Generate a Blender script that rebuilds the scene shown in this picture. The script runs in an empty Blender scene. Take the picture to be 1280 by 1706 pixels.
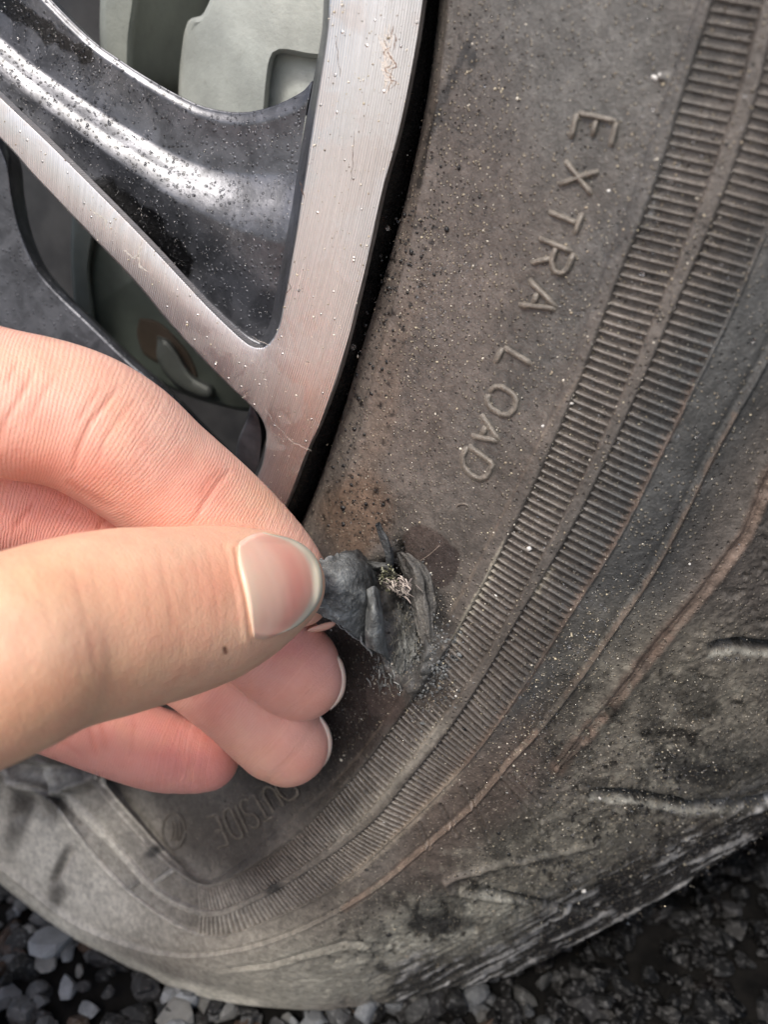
import bpy, bmesh, math, random
import numpy as np
from mathutils import Matrix, Vector
from mathutils.geometry import delaunay_2d_cdt

# ------------------------------------------------------------------ camera, sky, sun, exposure
W, H, F = 1280.0, 1706.0, 1300.0            # picture frame and focal length, in its pixels
CD = 110.0                                   # camera to wheel face, mm
CH = 171.0                                   # camera above the ground, mm
TH, PS = math.radians(25), math.radians(20)  # pitch down, yaw
MX = np.array([[math.cos(PS), -math.sin(PS)*math.sin(TH), math.sin(PS)*math.cos(TH)],
               [math.sin(PS), math.sin(TH)*math.cos(PS), -math.cos(TH)*math.cos(PS)],
               [0.0, math.cos(TH), math.sin(TH)]])
CP = np.array([0.0, -CD, CH])
sc = bpy.context.scene
C = sc.collection
cam = bpy.data.cameras.new('camera'); co = bpy.data.objects.new('camera', cam); C.objects.link(co)
m4 = Matrix(MX.tolist()).to_4x4(); m4.translation = Vector((CP*0.001).tolist()); co.matrix_world = m4
cam.sensor_fit = 'VERTICAL'; cam.sensor_height = 24.0; cam.lens = 24.0*F/H
cam.clip_start = 0.005; cam.clip_end = 50
cam.dof.use_dof = True; cam.dof.focus_distance = 0.114; cam.dof.aperture_fstop = 13.0
sc.camera = co
world = bpy.data.worlds.new('World'); sc.world = world; world.use_nodes = True
SUN_EL, SUN_AZ = 54.0, 192.0                 # degrees; azimuth clockwise from +Y
wn = world.node_tree; sky = wn.nodes.new('ShaderNodeTexSky'); sky.sky_type = 'NISHITA'; sky.sun_disc = False
sky.sun_elevation = math.radians(SUN_EL); sky.sun_rotation = math.radians(SUN_AZ)
sky.air_density = 1.0; sky.dust_density = 4.0; sky.ozone_density = 0.6
wb = wn.nodes['Background']; wb.inputs[1].default_value = 0.14; wn.links.new(sky.outputs[0], wb.inputs[0])
sl = bpy.data.lights.new('sun', 'SUN'); sl.energy = 1.9; sl.angle = math.radians(10); sl.color = (1.0, 0.95, 0.88)
so = bpy.data.objects.new('sun', sl); C.objects.link(so)
az, el = math.radians(SUN_AZ), math.radians(SUN_EL)
sdir = Vector((math.sin(az)*math.cos(el), math.cos(az)*math.cos(el), math.sin(el)))
so.rotation_euler = sdir.to_track_quat('Z', 'Y').to_euler()
sc.view_settings.view_transform = 'Standard'; sc.view_settings.look = 'None'
sc.view_settings.exposure = 0.45; sc.view_settings.gamma = 1.0
sc.cycles.max_bounces = 8

rng = np.random.default_rng(7)

# ------------------------------------------------------------------ small maths
def Pd(px, py, d):
    px, py, d = np.broadcast_arrays(np.asarray(px, float), np.asarray(py, float), np.asarray(d, float))
    c = np.stack([(px-640)/F*d, (853-py)/F*d, -d], -1)
    return c @ MX.T + CP
def dh(px, py, h):
    return (CD-np.asarray(h, float))/(MX[1,0]*(np.asarray(px,float)-640)/F + MX[1,1]*(853-np.asarray(py,float))/F - MX[1,2])
def P(px, py, h): return Pd(px, py, dh(px, py, h))
def to_px(p):
    c = (np.asarray(p, float)-CP) @ MX
    d = -c[..., 2]
    return c[..., 0]/d*F+640, 853-c[..., 1]/d*F, d
def lin(r, g, b):
    c = np.array([r, g, b], float)/255
    return np.where(c <= .04045, c/12.92, ((c+.055)/1.055)**2.4)
def sm(a, b, x):
    t = np.clip((x-a)/(b-a), 0, 1); return t*t*(3-2*t)
LAT = rng.random((64, 64, 64)).astype(np.float32)
def noise(p, s):
    q = np.asarray(p, float)/s + 1000.0
    i = np.floor(q).astype(int); f = q-i; f = f*f*(3-2*f)
    i &= 63; j = (i+1) & 63
    x0, y0, z0 = i[..., 0], i[..., 1], i[..., 2]; x1, y1, z1 = j[..., 0], j[..., 1], j[..., 2]
    fx, fy, fz = f[..., 0], f[..., 1], f[..., 2]
    def L(a, b, t): return a+(b-a)*t
    return L(L(L(LAT[x0,y0,z0], LAT[x1,y0,z0], fx), L(LAT[x0,y1,z0], LAT[x1,y1,z0], fx), fy),
             L(L(LAT[x0,y0,z1], LAT[x1,y0,z1], fx), L(LAT[x0,y1,z1], LAT[x1,y1,z1], fx), fy), fz)
def fbm(p, s, n=4, g=.5):
    p = np.asarray(p, float); o = 0; a = 1; t = 0
    for k in range(n):
        o = o + a*noise(p+k*17.3, s/2**k); t += a; a *= g
    return o/t
def n2(px, py, s, n=3, sy=1.0):
    return fbm(np.stack([px, np.asarray(py)*sy, np.zeros_like(px)+5.5], -1), s, n)
def dline(px, py, pts):
    """distance to a polyline and position along it (0..1)"""
    best = np.full(np.shape(px), 1e9); al = np.zeros(np.shape(px)); pts = np.asarray(pts, float)
    seg = np.hypot(*(pts[1:]-pts[:-1]).T); tot = seg.sum(); acc = 0
    for a, b, l in zip(pts[:-1], pts[1:], seg):
        d = b-a; t = np.clip(((px-a[0])*d[0]+(py-a[1])*d[1])/(l*l+1e-9), 0, 1)
        q = np.hypot(px-a[0]-t*d[0], py-a[1]-t*d[1]); mk = q < best
        best = np.where(mk, q, best); al = np.where(mk, (acc+t*l)/tot, al); acc += l
    return best, al
def spline(pts, n):
    """Catmull-Rom through rows of pts, n samples evenly spread on the first two columns' length"""
    p = np.asarray(pts, float)
    q = np.vstack([2*p[0]-p[1], p, 2*p[-1]-p[-2]]); out = []
    for i in range(1, len(q)-2):
        t = np.linspace(0, 1, 24, endpoint=False)[:, None]
        a, b, c, d = q[i-1], q[i], q[i+1], q[i+2]
        out.append(.5*(2*b+(c-a)*t+(2*a-5*b+4*c-d)*t*t+(-a+3*b-3*c+d)*t**3))
    o = np.vstack(out+[p[-1:]])
    l = np.r_[0, np.cumsum(np.hypot(*(o[1:, :2]-o[:-1, :2]).T))]
    u = np.linspace(0, l[-1], n)
    return np.stack([np.interp(u, l, o[:, k]) for k in range(o.shape[1])], -1)

# ------------------------------------------------------------------ object helpers
def props(o, label=None, cat=None, group=None, kind=None):
    if label: o['label'] = label
    if cat: o['category'] = cat
    if group: o['group'] = group
    if kind: o['kind'] = kind
    return o
def empty(name, loc_mm, **k):
    o = bpy.data.objects.new(name, None); C.objects.link(o); o.location = [v*.001 for v in loc_mm]
    o.empty_display_size = .01
    return props(o, **k)
def mesh_obj(name, V, Fc, mat, parent=None, smooth=True, attrs=None, col=None, **k):
    V = np.asarray(V, np.float32).reshape(-1, 3)*.001
    off = np.zeros(3)
    me = bpy.data.meshes.new(name)
    if isinstance(Fc, np.ndarray):
        nf, nv = Fc.shape
        me.vertices.add(len(V)); me.vertices.foreach_set('co', V.ravel())
        me.loops.add(nf*nv); me.loops.foreach_set('vertex_index', Fc.astype(np.int32).ravel())
        me.polygons.add(nf); me.polygons.foreach_set('loop_start', np.arange(0, nf*nv, nv, dtype=np.int32))
        me.polygons.foreach_set('loop_total', np.full(nf, nv, np.int32))
        me.update(calc_edges=True); me.validate()
    else:
        me.from_pydata(V.tolist(), [], Fc); me.update()
    me.polygons.foreach_set('use_smooth', np.full(len(me.polygons), smooth))
    if col is not None:
        a = me.color_attributes.new('col', 'FLOAT_COLOR', 'POINT')
        c4 = np.ones((len(V), 4), np.float32); c4[:, :3] = col; a.data.foreach_set('color', c4.ravel())
    for nm, v in (attrs or {}).items():
        a = me.attributes.new(nm, 'FLOAT', 'POINT'); a.data.foreach_set('value', np.asarray(v, np.float32).ravel())
    me.materials.append(mat)
    o = bpy.data.objects.new(name, me); C.objects.link(o)
    if parent is not None:
        o.parent = parent
        root = np.zeros(3); q = parent
        while q is not None: root += np.array(q.location); q = q.parent
        o.location = (-root).tolist()
    return props(o, **k)
def gridF(nu, nv, closed=False):
    i = np.arange(nu-1)[:, None]; j = np.arange(nv-(0 if closed else 1))[None]
    j2 = (j+1) % nv
    return np.stack([i*nv+j, i*nv+j2, (i+1)*nv+j2, (i+1)*nv+j], -1).reshape(-1, 4)

# ------------------------------------------------------------------ materials
class N:
    def __init__(s, name):
        s.m = bpy.data.materials.new(name); s.m.use_nodes = True; s.t = s.m.node_tree
        s.b = s.t.nodes['Principled BSDF']
    def n(s, ty, **k):
        x = s.t.nodes.new('ShaderNode'+ty)
        for a, v in k.items(): setattr(x, a, v)
        return x
    def L(s, a, b): s.t.links.new(a, b)
    def set(s, **k):
        for a, v in k.items():
            i = s.b.inputs[a.replace('_', ' ')]
            if hasattr(v, 'links') or isinstance(v, bpy.types.NodeSocket): s.L(v, i)
            else: i.default_value = v
    def math(s, op, a, b=None, c=None, clamp=False):
        x = s.n('Math', operation=op, use_clamp=clamp)
        for i, v in enumerate((a, b, c)):
            if v is None: continue
            if isinstance(v, bpy.types.NodeSocket): s.L(v, x.inputs[i])
            else: x.inputs[i].default_value = v
        return x.outputs[0]
    def coord(s): return s.n('TexCoord').outputs['Object']
    def geo(s): return s.n('NewGeometry').outputs['Position']
    def noise(s, scale, detail=4, rough=.55, v=None, dist=0):
        x = s.n('TexNoise'); x.inputs['Scale'].default_value = scale; x.inputs['Detail'].default_value = detail
        x.inputs['Roughness'].default_value = rough; x.inputs['Distortion'].default_value = dist
        s.L(v or s.geo(), x.inputs['Vector']); return x.outputs['Fac']
    def vor(s, scale, v=None, feat='F1', rand=1):
        x = s.n('TexVoronoi', feature=feat); x.inputs['Scale'].default_value = scale; x.inputs['Randomness'].default_value = rand
        s.L(v or s.geo(), x.inputs['Vector']); return x
    def ramp(s, v, a, b, lo=0., hi=1., smooth=True):
        x = s.n('MapRange', interpolation_type='SMOOTHSTEP' if smooth else 'LINEAR')
        s.L(v, x.inputs[0]); x.inputs[1].default_value = a; x.inputs[2].default_value = b
        x.inputs[3].default_value = lo; x.inputs[4].default_value = hi; return x.outputs[0]
    def mix(s, f, a, b, mode='MIX'):
        x = s.n('Mix', data_type='RGBA', blend_type=mode)
        for i, v in ((0, f), (6, a), (7, b)):
            if isinstance(v, bpy.types.NodeSocket): s.L(v, x.inputs[i])
            elif i == 0: x.inputs[0].default_value = v
            else: x.inputs[i].default_value = (*v, 1) if len(v) == 3 else v
        return x.outputs[2]
    def attr(s, nm, out='Color'): return s.n('Attribute', attribute_name=nm).outputs[out]
    def bump(s, hs, dist, strength=1., prev=None):
        x = s.n('Bump'); x.inputs['Strength'].default_value = strength; x.inputs['Distance'].default_value = dist
        s.L(hs, x.inputs['Height'])
        if prev is not None: s.L(prev, x.inputs['Normal'])
        return x.outputs[0]

def mat_rubber():
    m = N('dusty_wet_rubber'); c = m.attr('col'); wet = m.attr('wet', 'Fac'); gr = m.attr('grit', 'Fac')
    n1 = m.noise(700, 6, .65); n2_ = m.noise(2600, 4, .6)
    v = m.vor(1500); sp = m.ramp(v.outputs['Distance'], .16, .34, 1, 0)
    rnd = m.n('SeparateColor'); m.L(v.outputs['Color'], rnd.inputs[0])
    pick = m.math('GREATER_THAN', rnd.outputs[0], .54)
    spk = m.math('MULTIPLY', m.math('MULTIPLY', sp, pick), gr)
    dark = m.math('MULTIPLY', m.math('MULTIPLY', sp, m.math('LESS_THAN', rnd.outputs[0], .16)), gr)
    f = m.ramp(n1, .3, .7, .72, 1.3); f2 = m.ramp(n2_, .3, .7, .82, 1.18)
    s = m.math('MULTIPLY', f, f2)
    cc = m.n('VectorMath', operation='SCALE'); m.L(c, cc.inputs[0]); m.L(s, cc.inputs['Scale'])
    c2 = m.mix(m.math('MULTIPLY', spk, .5), cc.outputs[0], tuple(lin(190, 178, 155)))
    c3 = m.mix(m.math('MULTIPLY', dark, .8), c2, tuple(lin(32, 30, 30)))
    m.set(Base_Color=c3)
    r = m.math('SUBTRACT', m.ramp(n1, .3, .7, .54, .30), m.math('MULTIPLY', wet, .30))
    m.set(Roughness=m.math('MAXIMUM', r, .12)); m.b.inputs['Specular IOR Level'].default_value = .5
    b = m.bump(n1, .00036, .5); b = m.bump(n2_, .00014, .8, b); b = m.bump(m.math('SUBTRACT', spk, dark), .0003, 1., b)
    m.set(Normal=b); return m.m
M_RUB = mat_rubber()

def mat_torn():
    m = N('torn_rubber'); p = m.geo(); n1 = m.noise(420, 6, .7, dist=.4); n2_ = m.noise(1800, 5, .6)
    c = m.mix(m.ramp(n1, .35, .68), tuple(lin(88, 90, 91)), tuple(lin(136, 139, 140)))
    c = m.mix(m.ramp(n2_, .56, .72, 0, .6), c, tuple(lin(186, 186, 178)))
    m.set(Base_Color=m.mix(1.0, c, m.attr('col'), 'MULTIPLY'), Roughness=m.ramp(n2_, .3, .7, .28, .6))
    b = m.bump(n1, .0007, .7); b = m.bump(n2_, .0003, 1., b); b = m.bump(m.noise(5200, 4, .7), .0001, .8, b); m.set(Normal=b); return m.m
M_TORN = mat_torn()

def mat_skin():
    m = N('skin'); c = m.attr('col'); fa = m.attr('fa', 'Fac'); fr = m.attr('prints', 'Fac')
    n1 = m.noise(260, 5, .6); n3 = m.noise(1100, 3, .6); nw = m.noise(140, 3, .5)
    mott = m.mix(m.ramp(n1, .35, .7, 0, .26), c, tuple(lin(224, 142, 120)))
    mott = m.mix(m.ramp(nw, .5, .75, 0, .22), mott, tuple(lin(240, 196, 160)))
    # fine skin ridges: one every 0.45 mm along the finger, bent by noise
    ph = m.math('ADD', m.math('MULTIPLY', fa, 2*math.pi/.46), m.math('MULTIPLY', m.noise(110, 2, .5), 13))
    rd = m.math('MULTIPLY', m.math('SINE', ph), fr)
    cc = m.mix(m.ramp(rd, -1, .2, .09, 0), mott, tuple(lin(196, 110, 92)))
    v = m.vor(1300, feat='DISTANCE_TO_EDGE')
    m.set(Base_Color=cc, Roughness=m.ramp(n3, .3, .7, .42, .56))
    m.b.inputs['Subsurface Weight'].default_value = .25
    m.b.inputs['Subsurface Radius'].default_value = (1.0, .35, .18); m.b.inputs['Subsurface Scale'].default_value = .0022
    m.b.inputs['Specular IOR Level'].default_value = .42
    b = m.bump(rd, .00003, .6); b = m.bump(n3, .00009, .45, b)
    b = m.bump(m.ramp(v.outputs['Distance'], 0, .16), .00005, .38, b); b = m.bump(n1, .0004, .25, b)
    m.set(Normal=b); return m.m
M_SKIN = mat_skin()

def mat_nail():
    m = N('fingernail'); m.set(Base_Color=m.attr('col'), Roughness=.26)
    m.b.inputs['Subsurface Weight'].default_value = .25; m.b.inputs['Subsurface Scale'].default_value = .0012
    m.b.inputs['Coat Weight'].default_value = .15; m.b.inputs['Coat Roughness'].default_value = .2
    n1 = m.noise(500, 4, .6); m.set(Normal=m.bump(n1, .0001, .35)); return m.m
M_NAIL = mat_nail()

RIMC = None
def mat_metal(cx, cz):
    m = N('machined_aluminium'); p = m.geo(); s = m.n('SeparateXYZ'); m.L(p, s.inputs[0])
    dx = m.math('SUBTRACT', s.outputs[0], cx); dz = m.math('SUBTRACT', s.outputs[2], cz)
    r = m.math('SQRT', m.math('ADD', m.math('MULTIPLY', dx, dx), m.math('MULTIPLY', dz, dz)))
    ln = m.math('SINE', m.math('MULTIPLY', r, 2*math.pi/.00036))
    comb = m.n('CombineXYZ'); m.L(m.math('MULTIPLY', r, 3000.), comb.inputs[0]); m.L(m.math('MULTIPLY', m.math('ARCTAN2', dx, dz), 14.), comb.inputs[1])
    st = m.noise(1., 3, .6, v=comb.outputs[0])
    n1 = m.noise(130, 6, .65, dist=.6); n2_ = m.noise(700, 5, .65)
    film = m.ramp(n1, .46, .56)
    base = m.mix(film, tuple(lin(232, 228, 226)), tuple(lin(218, 212, 208)))
    base = m.mix(m.ramp(st, .3, .7, 0, .25), base, tuple(lin(150, 146, 143)))
    v = m.vor(900); sp = m.ramp(v.outputs['Distance'], .08, .2, 1, 0)
    rn = m.n('SeparateColor'); m.L(v.outputs['Color'], rn.inputs[0]); sp = m.math('MULTIPLY', sp, m.math('GREATER_THAN', rn.outputs[0], .82))
    base = m.mix(m.math('MULTIPLY', sp, .5), base, tuple(lin(225, 220, 212)))
    m.set(Base_Color=base, Metallic=m.ramp(film, 0, 1, .95, .84), Roughness=m.math('ADD', m.ramp(film, 0, 1, .27, .35), m.math('MULTIPLY', n2_, .1)))
    b = m.bump(ln, .000022, .8); b = m.bump(n2_, .00012, .25, b); b = m.bump(sp, .00015, .8, b)
    m.set(Normal=b); return m.m

def mat_paint():
    m = N('grey_wheel_paint'); n1 = m.noise(190, 6, .6, dist=.5); n2_ = m.noise(1500, 5, .65)
    v = m.vor(1250); sp = m.ramp(v.outputs['Distance'], .18, .36, 1, 0)
    rn = m.n('SeparateColor'); m.L(v.outputs['Color'], rn.inputs[0]); w = m.attr('wet', 'Fac')
    d = m.math('MULTIPLY', m.math('MULTIPLY', sp, m.math('GREATER_THAN', rn.outputs[0], .55)), m.attr('grit', 'Fac'))
    c = m.mix(m.ramp(n1, .35, .65), tuple(lin(66, 68, 73)), tuple(lin(98, 100, 106)))
    c = m.mix(m.math('MULTIPLY', w, 1.0), c, tuple(lin(20, 21, 24)))
    c = m.mix(m.math('MULTIPLY', m.math('MULTIPLY', d, m.math('GREATER_THAN', rn.outputs[1], .5)), .6), c, tuple(lin(24, 24, 26)))
    c = m.mix(m.math('MULTIPLY', m.ramp(n2_, .55, .7), .25), c, tuple(lin(130, 132, 138)))
    m.set(Base_Color=c, Metallic=.72, Roughness=m.math('SUBTRACT', m.ramp(n1, .3, .7, .40, .32), m.math('MULTIPLY', w, .14)))
    m.b.inputs['Coat Weight'].default_value = .35; m.b.inputs['Coat Roughness'].default_value = .22
    b = m.bump(d, .00028, 1.0); b = m.bump(n2_, .00012, .45, b); m.set(Normal=b); return m.m
M_PAINT = mat_paint()
def mat_simple(name, c1, c2, sc_, rough, bump_d=.0003, metal=0., spec=.5, dist=0):
    m = N(name); n1 = m.noise(sc_, 6, .62, dist=dist); n2_ = m.noise(sc_*5, 4, .6)
    m.set(Base_Color=m.mix(m.ramp(n1, .35, .65), c1, c2), Roughness=m.ramp(n2_, .3, .7, max(rough-.1, .05), rough+.1), Metallic=metal)
    b = m.bump(n1, bump_d, .5); b = m.bump(n2_, bump_d*.4, .6, b); m.set(Normal=b)
    m.b.inputs['Specular IOR Level'].default_value = spec; return m.m
M_BLACK = mat_simple('gloss_black_lip', tuple(lin(9, 9, 10)), tuple(lin(20, 20, 20)), 300, .25, .0001)
M_BARREL = mat_simple('dark_rim_barrel', tuple(lin(26, 26, 28)), tuple(lin(44, 44, 45)), 90, .5)
def mat_cast():
    m = N('grey_cast_iron'); n1 = m.noise(60, 5, .6); n2_ = m.noise(500, 5, .7); c = m.attr('col')
    cc = m.n('VectorMath', operation='SCALE'); m.L(c, cc.inputs[0]); m.L(m.ramp(n1, .3, .7, .8, 1.2), cc.inputs['Scale'])
    m.set(Base_Color=m.mix(m.ramp(n2_, .55, .75, 0, .35), cc.outputs[0], tuple(lin(120, 120, 108))), Roughness=.5, Metallic=.15)
    m.set(Normal=m.bump(n2_, .0004, .45)); return m.m
M_CAST = mat_cast()
def mat_stone():
    # gravel stones; shade by the tread is put into their vertex colour
    m = N('gravel_stone'); n1 = m.noise(120, 6, .65); n2_ = m.noise(900, 5, .65); c = m.attr('col')
    cc = m.n('VectorMath', operation='SCALE'); m.L(c, cc.inputs[0]); m.L(m.ramp(n1, .3, .7, .7, 1.3), cc.inputs['Scale'])
    m.set(Base_Color=m.mix(m.ramp(n2_, .5, .75, 0, .3), cc.outputs[0], tuple(lin(150, 150, 150))), Roughness=m.ramp(n1, .3, .7, .4, .7))
    m.b.inputs['Specular IOR Level'].default_value = .2
    m.set(Normal=m.bump(n2_, .0003, .7)); return m.m
M_STONE = mat_stone()
def mat_ground():
    # shade by the tyre painted near-black; farther ground made pale to bounce light
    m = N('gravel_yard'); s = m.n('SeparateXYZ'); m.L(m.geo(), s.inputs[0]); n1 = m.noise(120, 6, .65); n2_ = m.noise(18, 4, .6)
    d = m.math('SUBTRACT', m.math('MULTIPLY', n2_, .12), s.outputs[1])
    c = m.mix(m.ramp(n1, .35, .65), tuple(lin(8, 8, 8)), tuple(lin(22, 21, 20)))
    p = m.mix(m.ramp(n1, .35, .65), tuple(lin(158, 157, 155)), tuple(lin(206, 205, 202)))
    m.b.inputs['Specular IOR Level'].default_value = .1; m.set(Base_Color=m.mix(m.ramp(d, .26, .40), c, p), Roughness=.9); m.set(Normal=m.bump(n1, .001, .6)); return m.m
M_EARTH = mat_ground()
def mat_water():
    m = N('water_bead'); m.set(Base_Color=(1, 1, 1, 1), Roughness=.02, IOR=1.33)
    m.b.inputs['Transmission Weight'].default_value = 1.0; return m.m
M_WATER = mat_water()
def mat_col(name, rough, spec=.5):
    m = N(name); m.set(Base_Color=m.attr('col'), Roughness=rough); m.b.inputs['Specular IOR Level'].default_value = spec
    n1 = m.noise(1500, 4, .6); m.set(Normal=m.bump(n1, .00015, .5)); return m.m
M_GRIT = mat_col('grit_specks', .35); M_FIB = mat_col('cord_fibre', .6)

# ================================================================== THE WHEEL: tyre surface
# rows = stations round the tyre, columns = its moulded lines from the bead to the edge of the tread
ST = np.array([
 [(770,-330),(792,-328),(1238,-250),(1258,-247),(1352,-225),(1378,-220),(1490,-195),(1600,-160),(1700,-110),(1860,-40),(2020,20)],
 [(752,-190),(773,-186),(1205,-118),(1222,-115),(1310,-97),(1335,-92),(1440,-68),(1540,-40),(1640,0),(1800,60),(1950,120)],
 [(738,-60),(757,-56),(1168,0),(1187,4),(1268,18),(1295,24),(1395,48),(1480,72),(1580,105),(1740,175),(1900,240)],
 [(726,64),(745,68),(1118,143),(1141,148),(1228,166),(1258,173),(1350,196),(1440,222),(1530,255),(1690,330),(1850,420)],
 [(702,222),(722,228),(1062,308),(1090,315),(1169,333),(1200,342),(1282,366),(1370,395),(1470,435),(1620,520),(1780,620)],
 [(664,378),(690,386),(1000,472),(1025,480),(1102,500),(1127,510),(1209,535),(1297,563),(1385,598),(1520,680),(1680,790)],
 [(618,535),(650,545),(938,644),(960,652),(1026,680),(1048,688),(1119,718),(1195,746),(1286,780),(1420,850),(1580,940)],
 [(568,700),(605,713),(862,813),(882,827),(940,857),(962,866),(1028,898),(1098,937),(1188,966),(1330,1030),(1470,1125)],
 [(520,836),(560,848),(786,961),(805,977),(856,1012),(869,1023),(925,1060),(1000,1085),(1066,1112),(1215,1190),(1385,1305)],
 [(462,950),(502,968),(729,1066),(746,1081),(790,1122),(804,1134),(849,1175),(908,1207),(972,1229),(1120,1290),(1250,1403)],
 [(400,1040),(440,1060),(668,1158),(686,1168),(728,1207),(744,1223),(788,1258),(850,1270),(908,1302),(1025,1380),(1110,1490)],
 [(330,1120),(368,1142),(608,1247),(627,1251),(668,1284),(684,1297),(728,1322),(790,1341),(838,1385),(925,1460),(985,1558)],
 [(265,1180),(302,1207),(548,1316),(567,1320),(602,1363),(617,1374),(656,1392),(713,1408),(755,1455),(818,1535),(860,1622)],
 [(200,1232),(238,1262),(466,1381),(482,1402),(515,1435),(527,1442),(562,1474),(612,1489),(638,1540),(665,1592),(692,1664)],
 [(160,1256),(196,1286),(400,1439),(401,1455),(425,1491),(433,1499),(455,1530),(478,1560),(492,1592),(508,1632),(522,1684)],
 [(120,1264),(152,1292),(340,1468),(341,1477),(348,1517),(349,1528),(350,1560),(352,1591),(350,1610),(346,1635),(338,1662)],
 [(95,1268),(122,1290),(284,1428),(277,1441),(266,1484),(262,1494),(254,1515),(243,1586),(236,1596),(226,1606),(214,1612)],
 [(72,1266),(92,1282),(219,1358),(207,1370),(190,1403),(184,1412),(170,1440),(127,1543),(119,1549),(108,1552),(93,1546)],
 [(40,1262),(55,1272),(160,1290),(148,1300),(128,1338),(118,1348),(92,1340),(40,1480),(30,1487),(22,1489),(8,1478)],
 [(0,1250),(10,1258),(110,1235),(95,1243),(65,1268),(55,1275),(20,1295),(-60,1400),(-72,1404),(-82,1402),(-92,1388)],
 [(-60,1225),(-55,1232),(30,1150),(15,1160),(-20,1190),(-30,1198),(-70,1210),(-170,1310),(-182,1312),(-192,1308),(-200,1292)],
], float)
hA = [-2, 1.5, 13, 13.6, 14, 14, 13.4, 11.6, 8.0, -3, -24]
HT = [hA]*10 + [[-2,1.5,13,13.6,14,14,13.6,12.2,9.0,0,-19], [-2,1.5,13,14,14.6,14.8,14.6,13.4,11,3,-14],
 [-2,1.5,13.5,15,16,16.2,16.3,15.5,13.5,6.5,-8], [-2,1.5,14.5,16.4,18,18.3,18.8,18.6,17,12,3], [-2,1.5,15.5,17.6,19.6,20,20.8,21.3,20.8,18.8,14],
 [-2,1.5,15,17.4,20,20.6,22,23.0,22.8,21.6,18.6], [-2,1.5,12.5,14.6,17.3,17.9,19.5,21.6,21.3,20.2,17.4], [-2,1,9,10.8,13.2,13.7,15.2,18.3,18,17,14.8],
 [-2,1,6,7.6,9.8,10.2,12,15,14.8,13.8,11.5], [-2,1,4,5,6.8,7.2,9,12,11.8,10.8,8.6], [-2,1,2,3,4.5,5,7,10,10,9,7]]
HT = np.array(HT, float)
S3 = np.concatenate([ST, HT[..., None]], -1)                # stations x lines x (px, py, h)
CNT = [16, 100, 10, 30, 9, 32, 38, 44, 72, 92]
SPOS = np.r_[0, np.cumsum(CNT)].astype(float)
NT, NS = 1180, int(SPOS[-1])+1
LINES = []                                                    # along-the-tyre splines, cubic in station number
q = np.concatenate([2*S3[:1]-S3[1:2], S3, 2*S3[-1:]-S3[-2:-1]])
tt = []
for i in range(1, len(q)-2):
    t = np.linspace(0, 1, 60, endpoint=False)[:, None, None]; a, b, c, d = q[i-1], q[i], q[i+1], q[i+2]
    LINES.append(.5*(2*b+(c-a)*t+(2*a-5*b+4*c-d)*t*t+(-a+3*b-3*c+d)*t**3))
DEN = np.concatenate(LINES+[S3[-1:]])                         # dense stations
arc = np.r_[0, np.cumsum(np.hypot(*(DEN[1:, 3, :2]-DEN[:-1, 3, :2]).T))]   # arc length of the first rib line
def line_at(T):                                               # T = arc length; -> (n, 11, 3)
    T = np.atleast_1d(T); o = np.empty((len(T), 11, 3))
    for a in range(11):
        for b in range(3): o[:, a, b] = np.interp(T, arc, DEN[:, a, b])
    return o
def across(L, S):
    """L (n,11,3) lines; S positions across (0..SPOS[-1]); linear in the picture, monotone cubic in height"""
    n = L.shape[0]; o = np.empty((n, len(S), 3))
    k = np.clip(np.searchsorted(SPOS, S, side='right')-1, 0, 9); w = (S-SPOS[k])/(SPOS[k+1]-SPOS[k])
    for c in (0, 1): o[:, :, c] = L[:, k, c]*(1-w)+L[:, k+1, c]*w
    hs = np.diff(SPOS); dl = np.diff(L[:, :, 2], axis=1)/hs
    m = np.zeros((n, 11)); m[:, 0] = dl[:, 0]; m[:, -1] = dl[:, -1]
    pr = dl[:, :-1]*dl[:, 1:]; w1 = 2*hs[1:]+hs[:-1]; w2 = hs[1:]+2*hs[:-1]
    with np.errstate(all='ignore'): hm = (w1+w2)/(w1/dl[:, :-1]+w2/dl[:, 1:])
    m[:, 1:-1] = np.where(pr > 0, hm, 0)
    y0, y1, m0, m1 = L[:, k, 2], L[:, k+1, 2], m[:, k]*hs[k], m[:, k+1]*hs[k]
    w_ = w[None]; o[:, :, 2] = (2*w_**3-3*w_**2+1)*y0+(w_**3-2*w_**2+w_)*m0+(-2*w_**3+3*w_**2)*y1+(w_**3-w_**2)*m1
    return o
Tg = np.linspace(0, arc[-1], NT); Sg = np.arange(NS, dtype=float)
G = across(line_at(Tg), Sg)
# soften the fold at the lower edge a little
for _ in range(3): G[1:-1] = .25*G[:-2]+.5*G[1:-1]+.25*G[2:]
PX, PY, HH = G[..., 0], G[..., 1], G[..., 2]
BASE = P(PX, PY, HH)
def normals(Q):
    du = np.gradient(Q, axis=0); dv = np.gradient(Q, axis=1)
    n = np.cross(du, dv); n /= np.linalg.norm(n, axis=-1, keepdims=True)+1e-12
    s = np.sign(((CP-Q)*n).sum(-1, keepdims=True)); s[s == 0] = 1
    return n*np.sign(np.median(s))
NRM = normals(BASE)
SS = np.broadcast_to(Sg[None], PX.shape)

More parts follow.
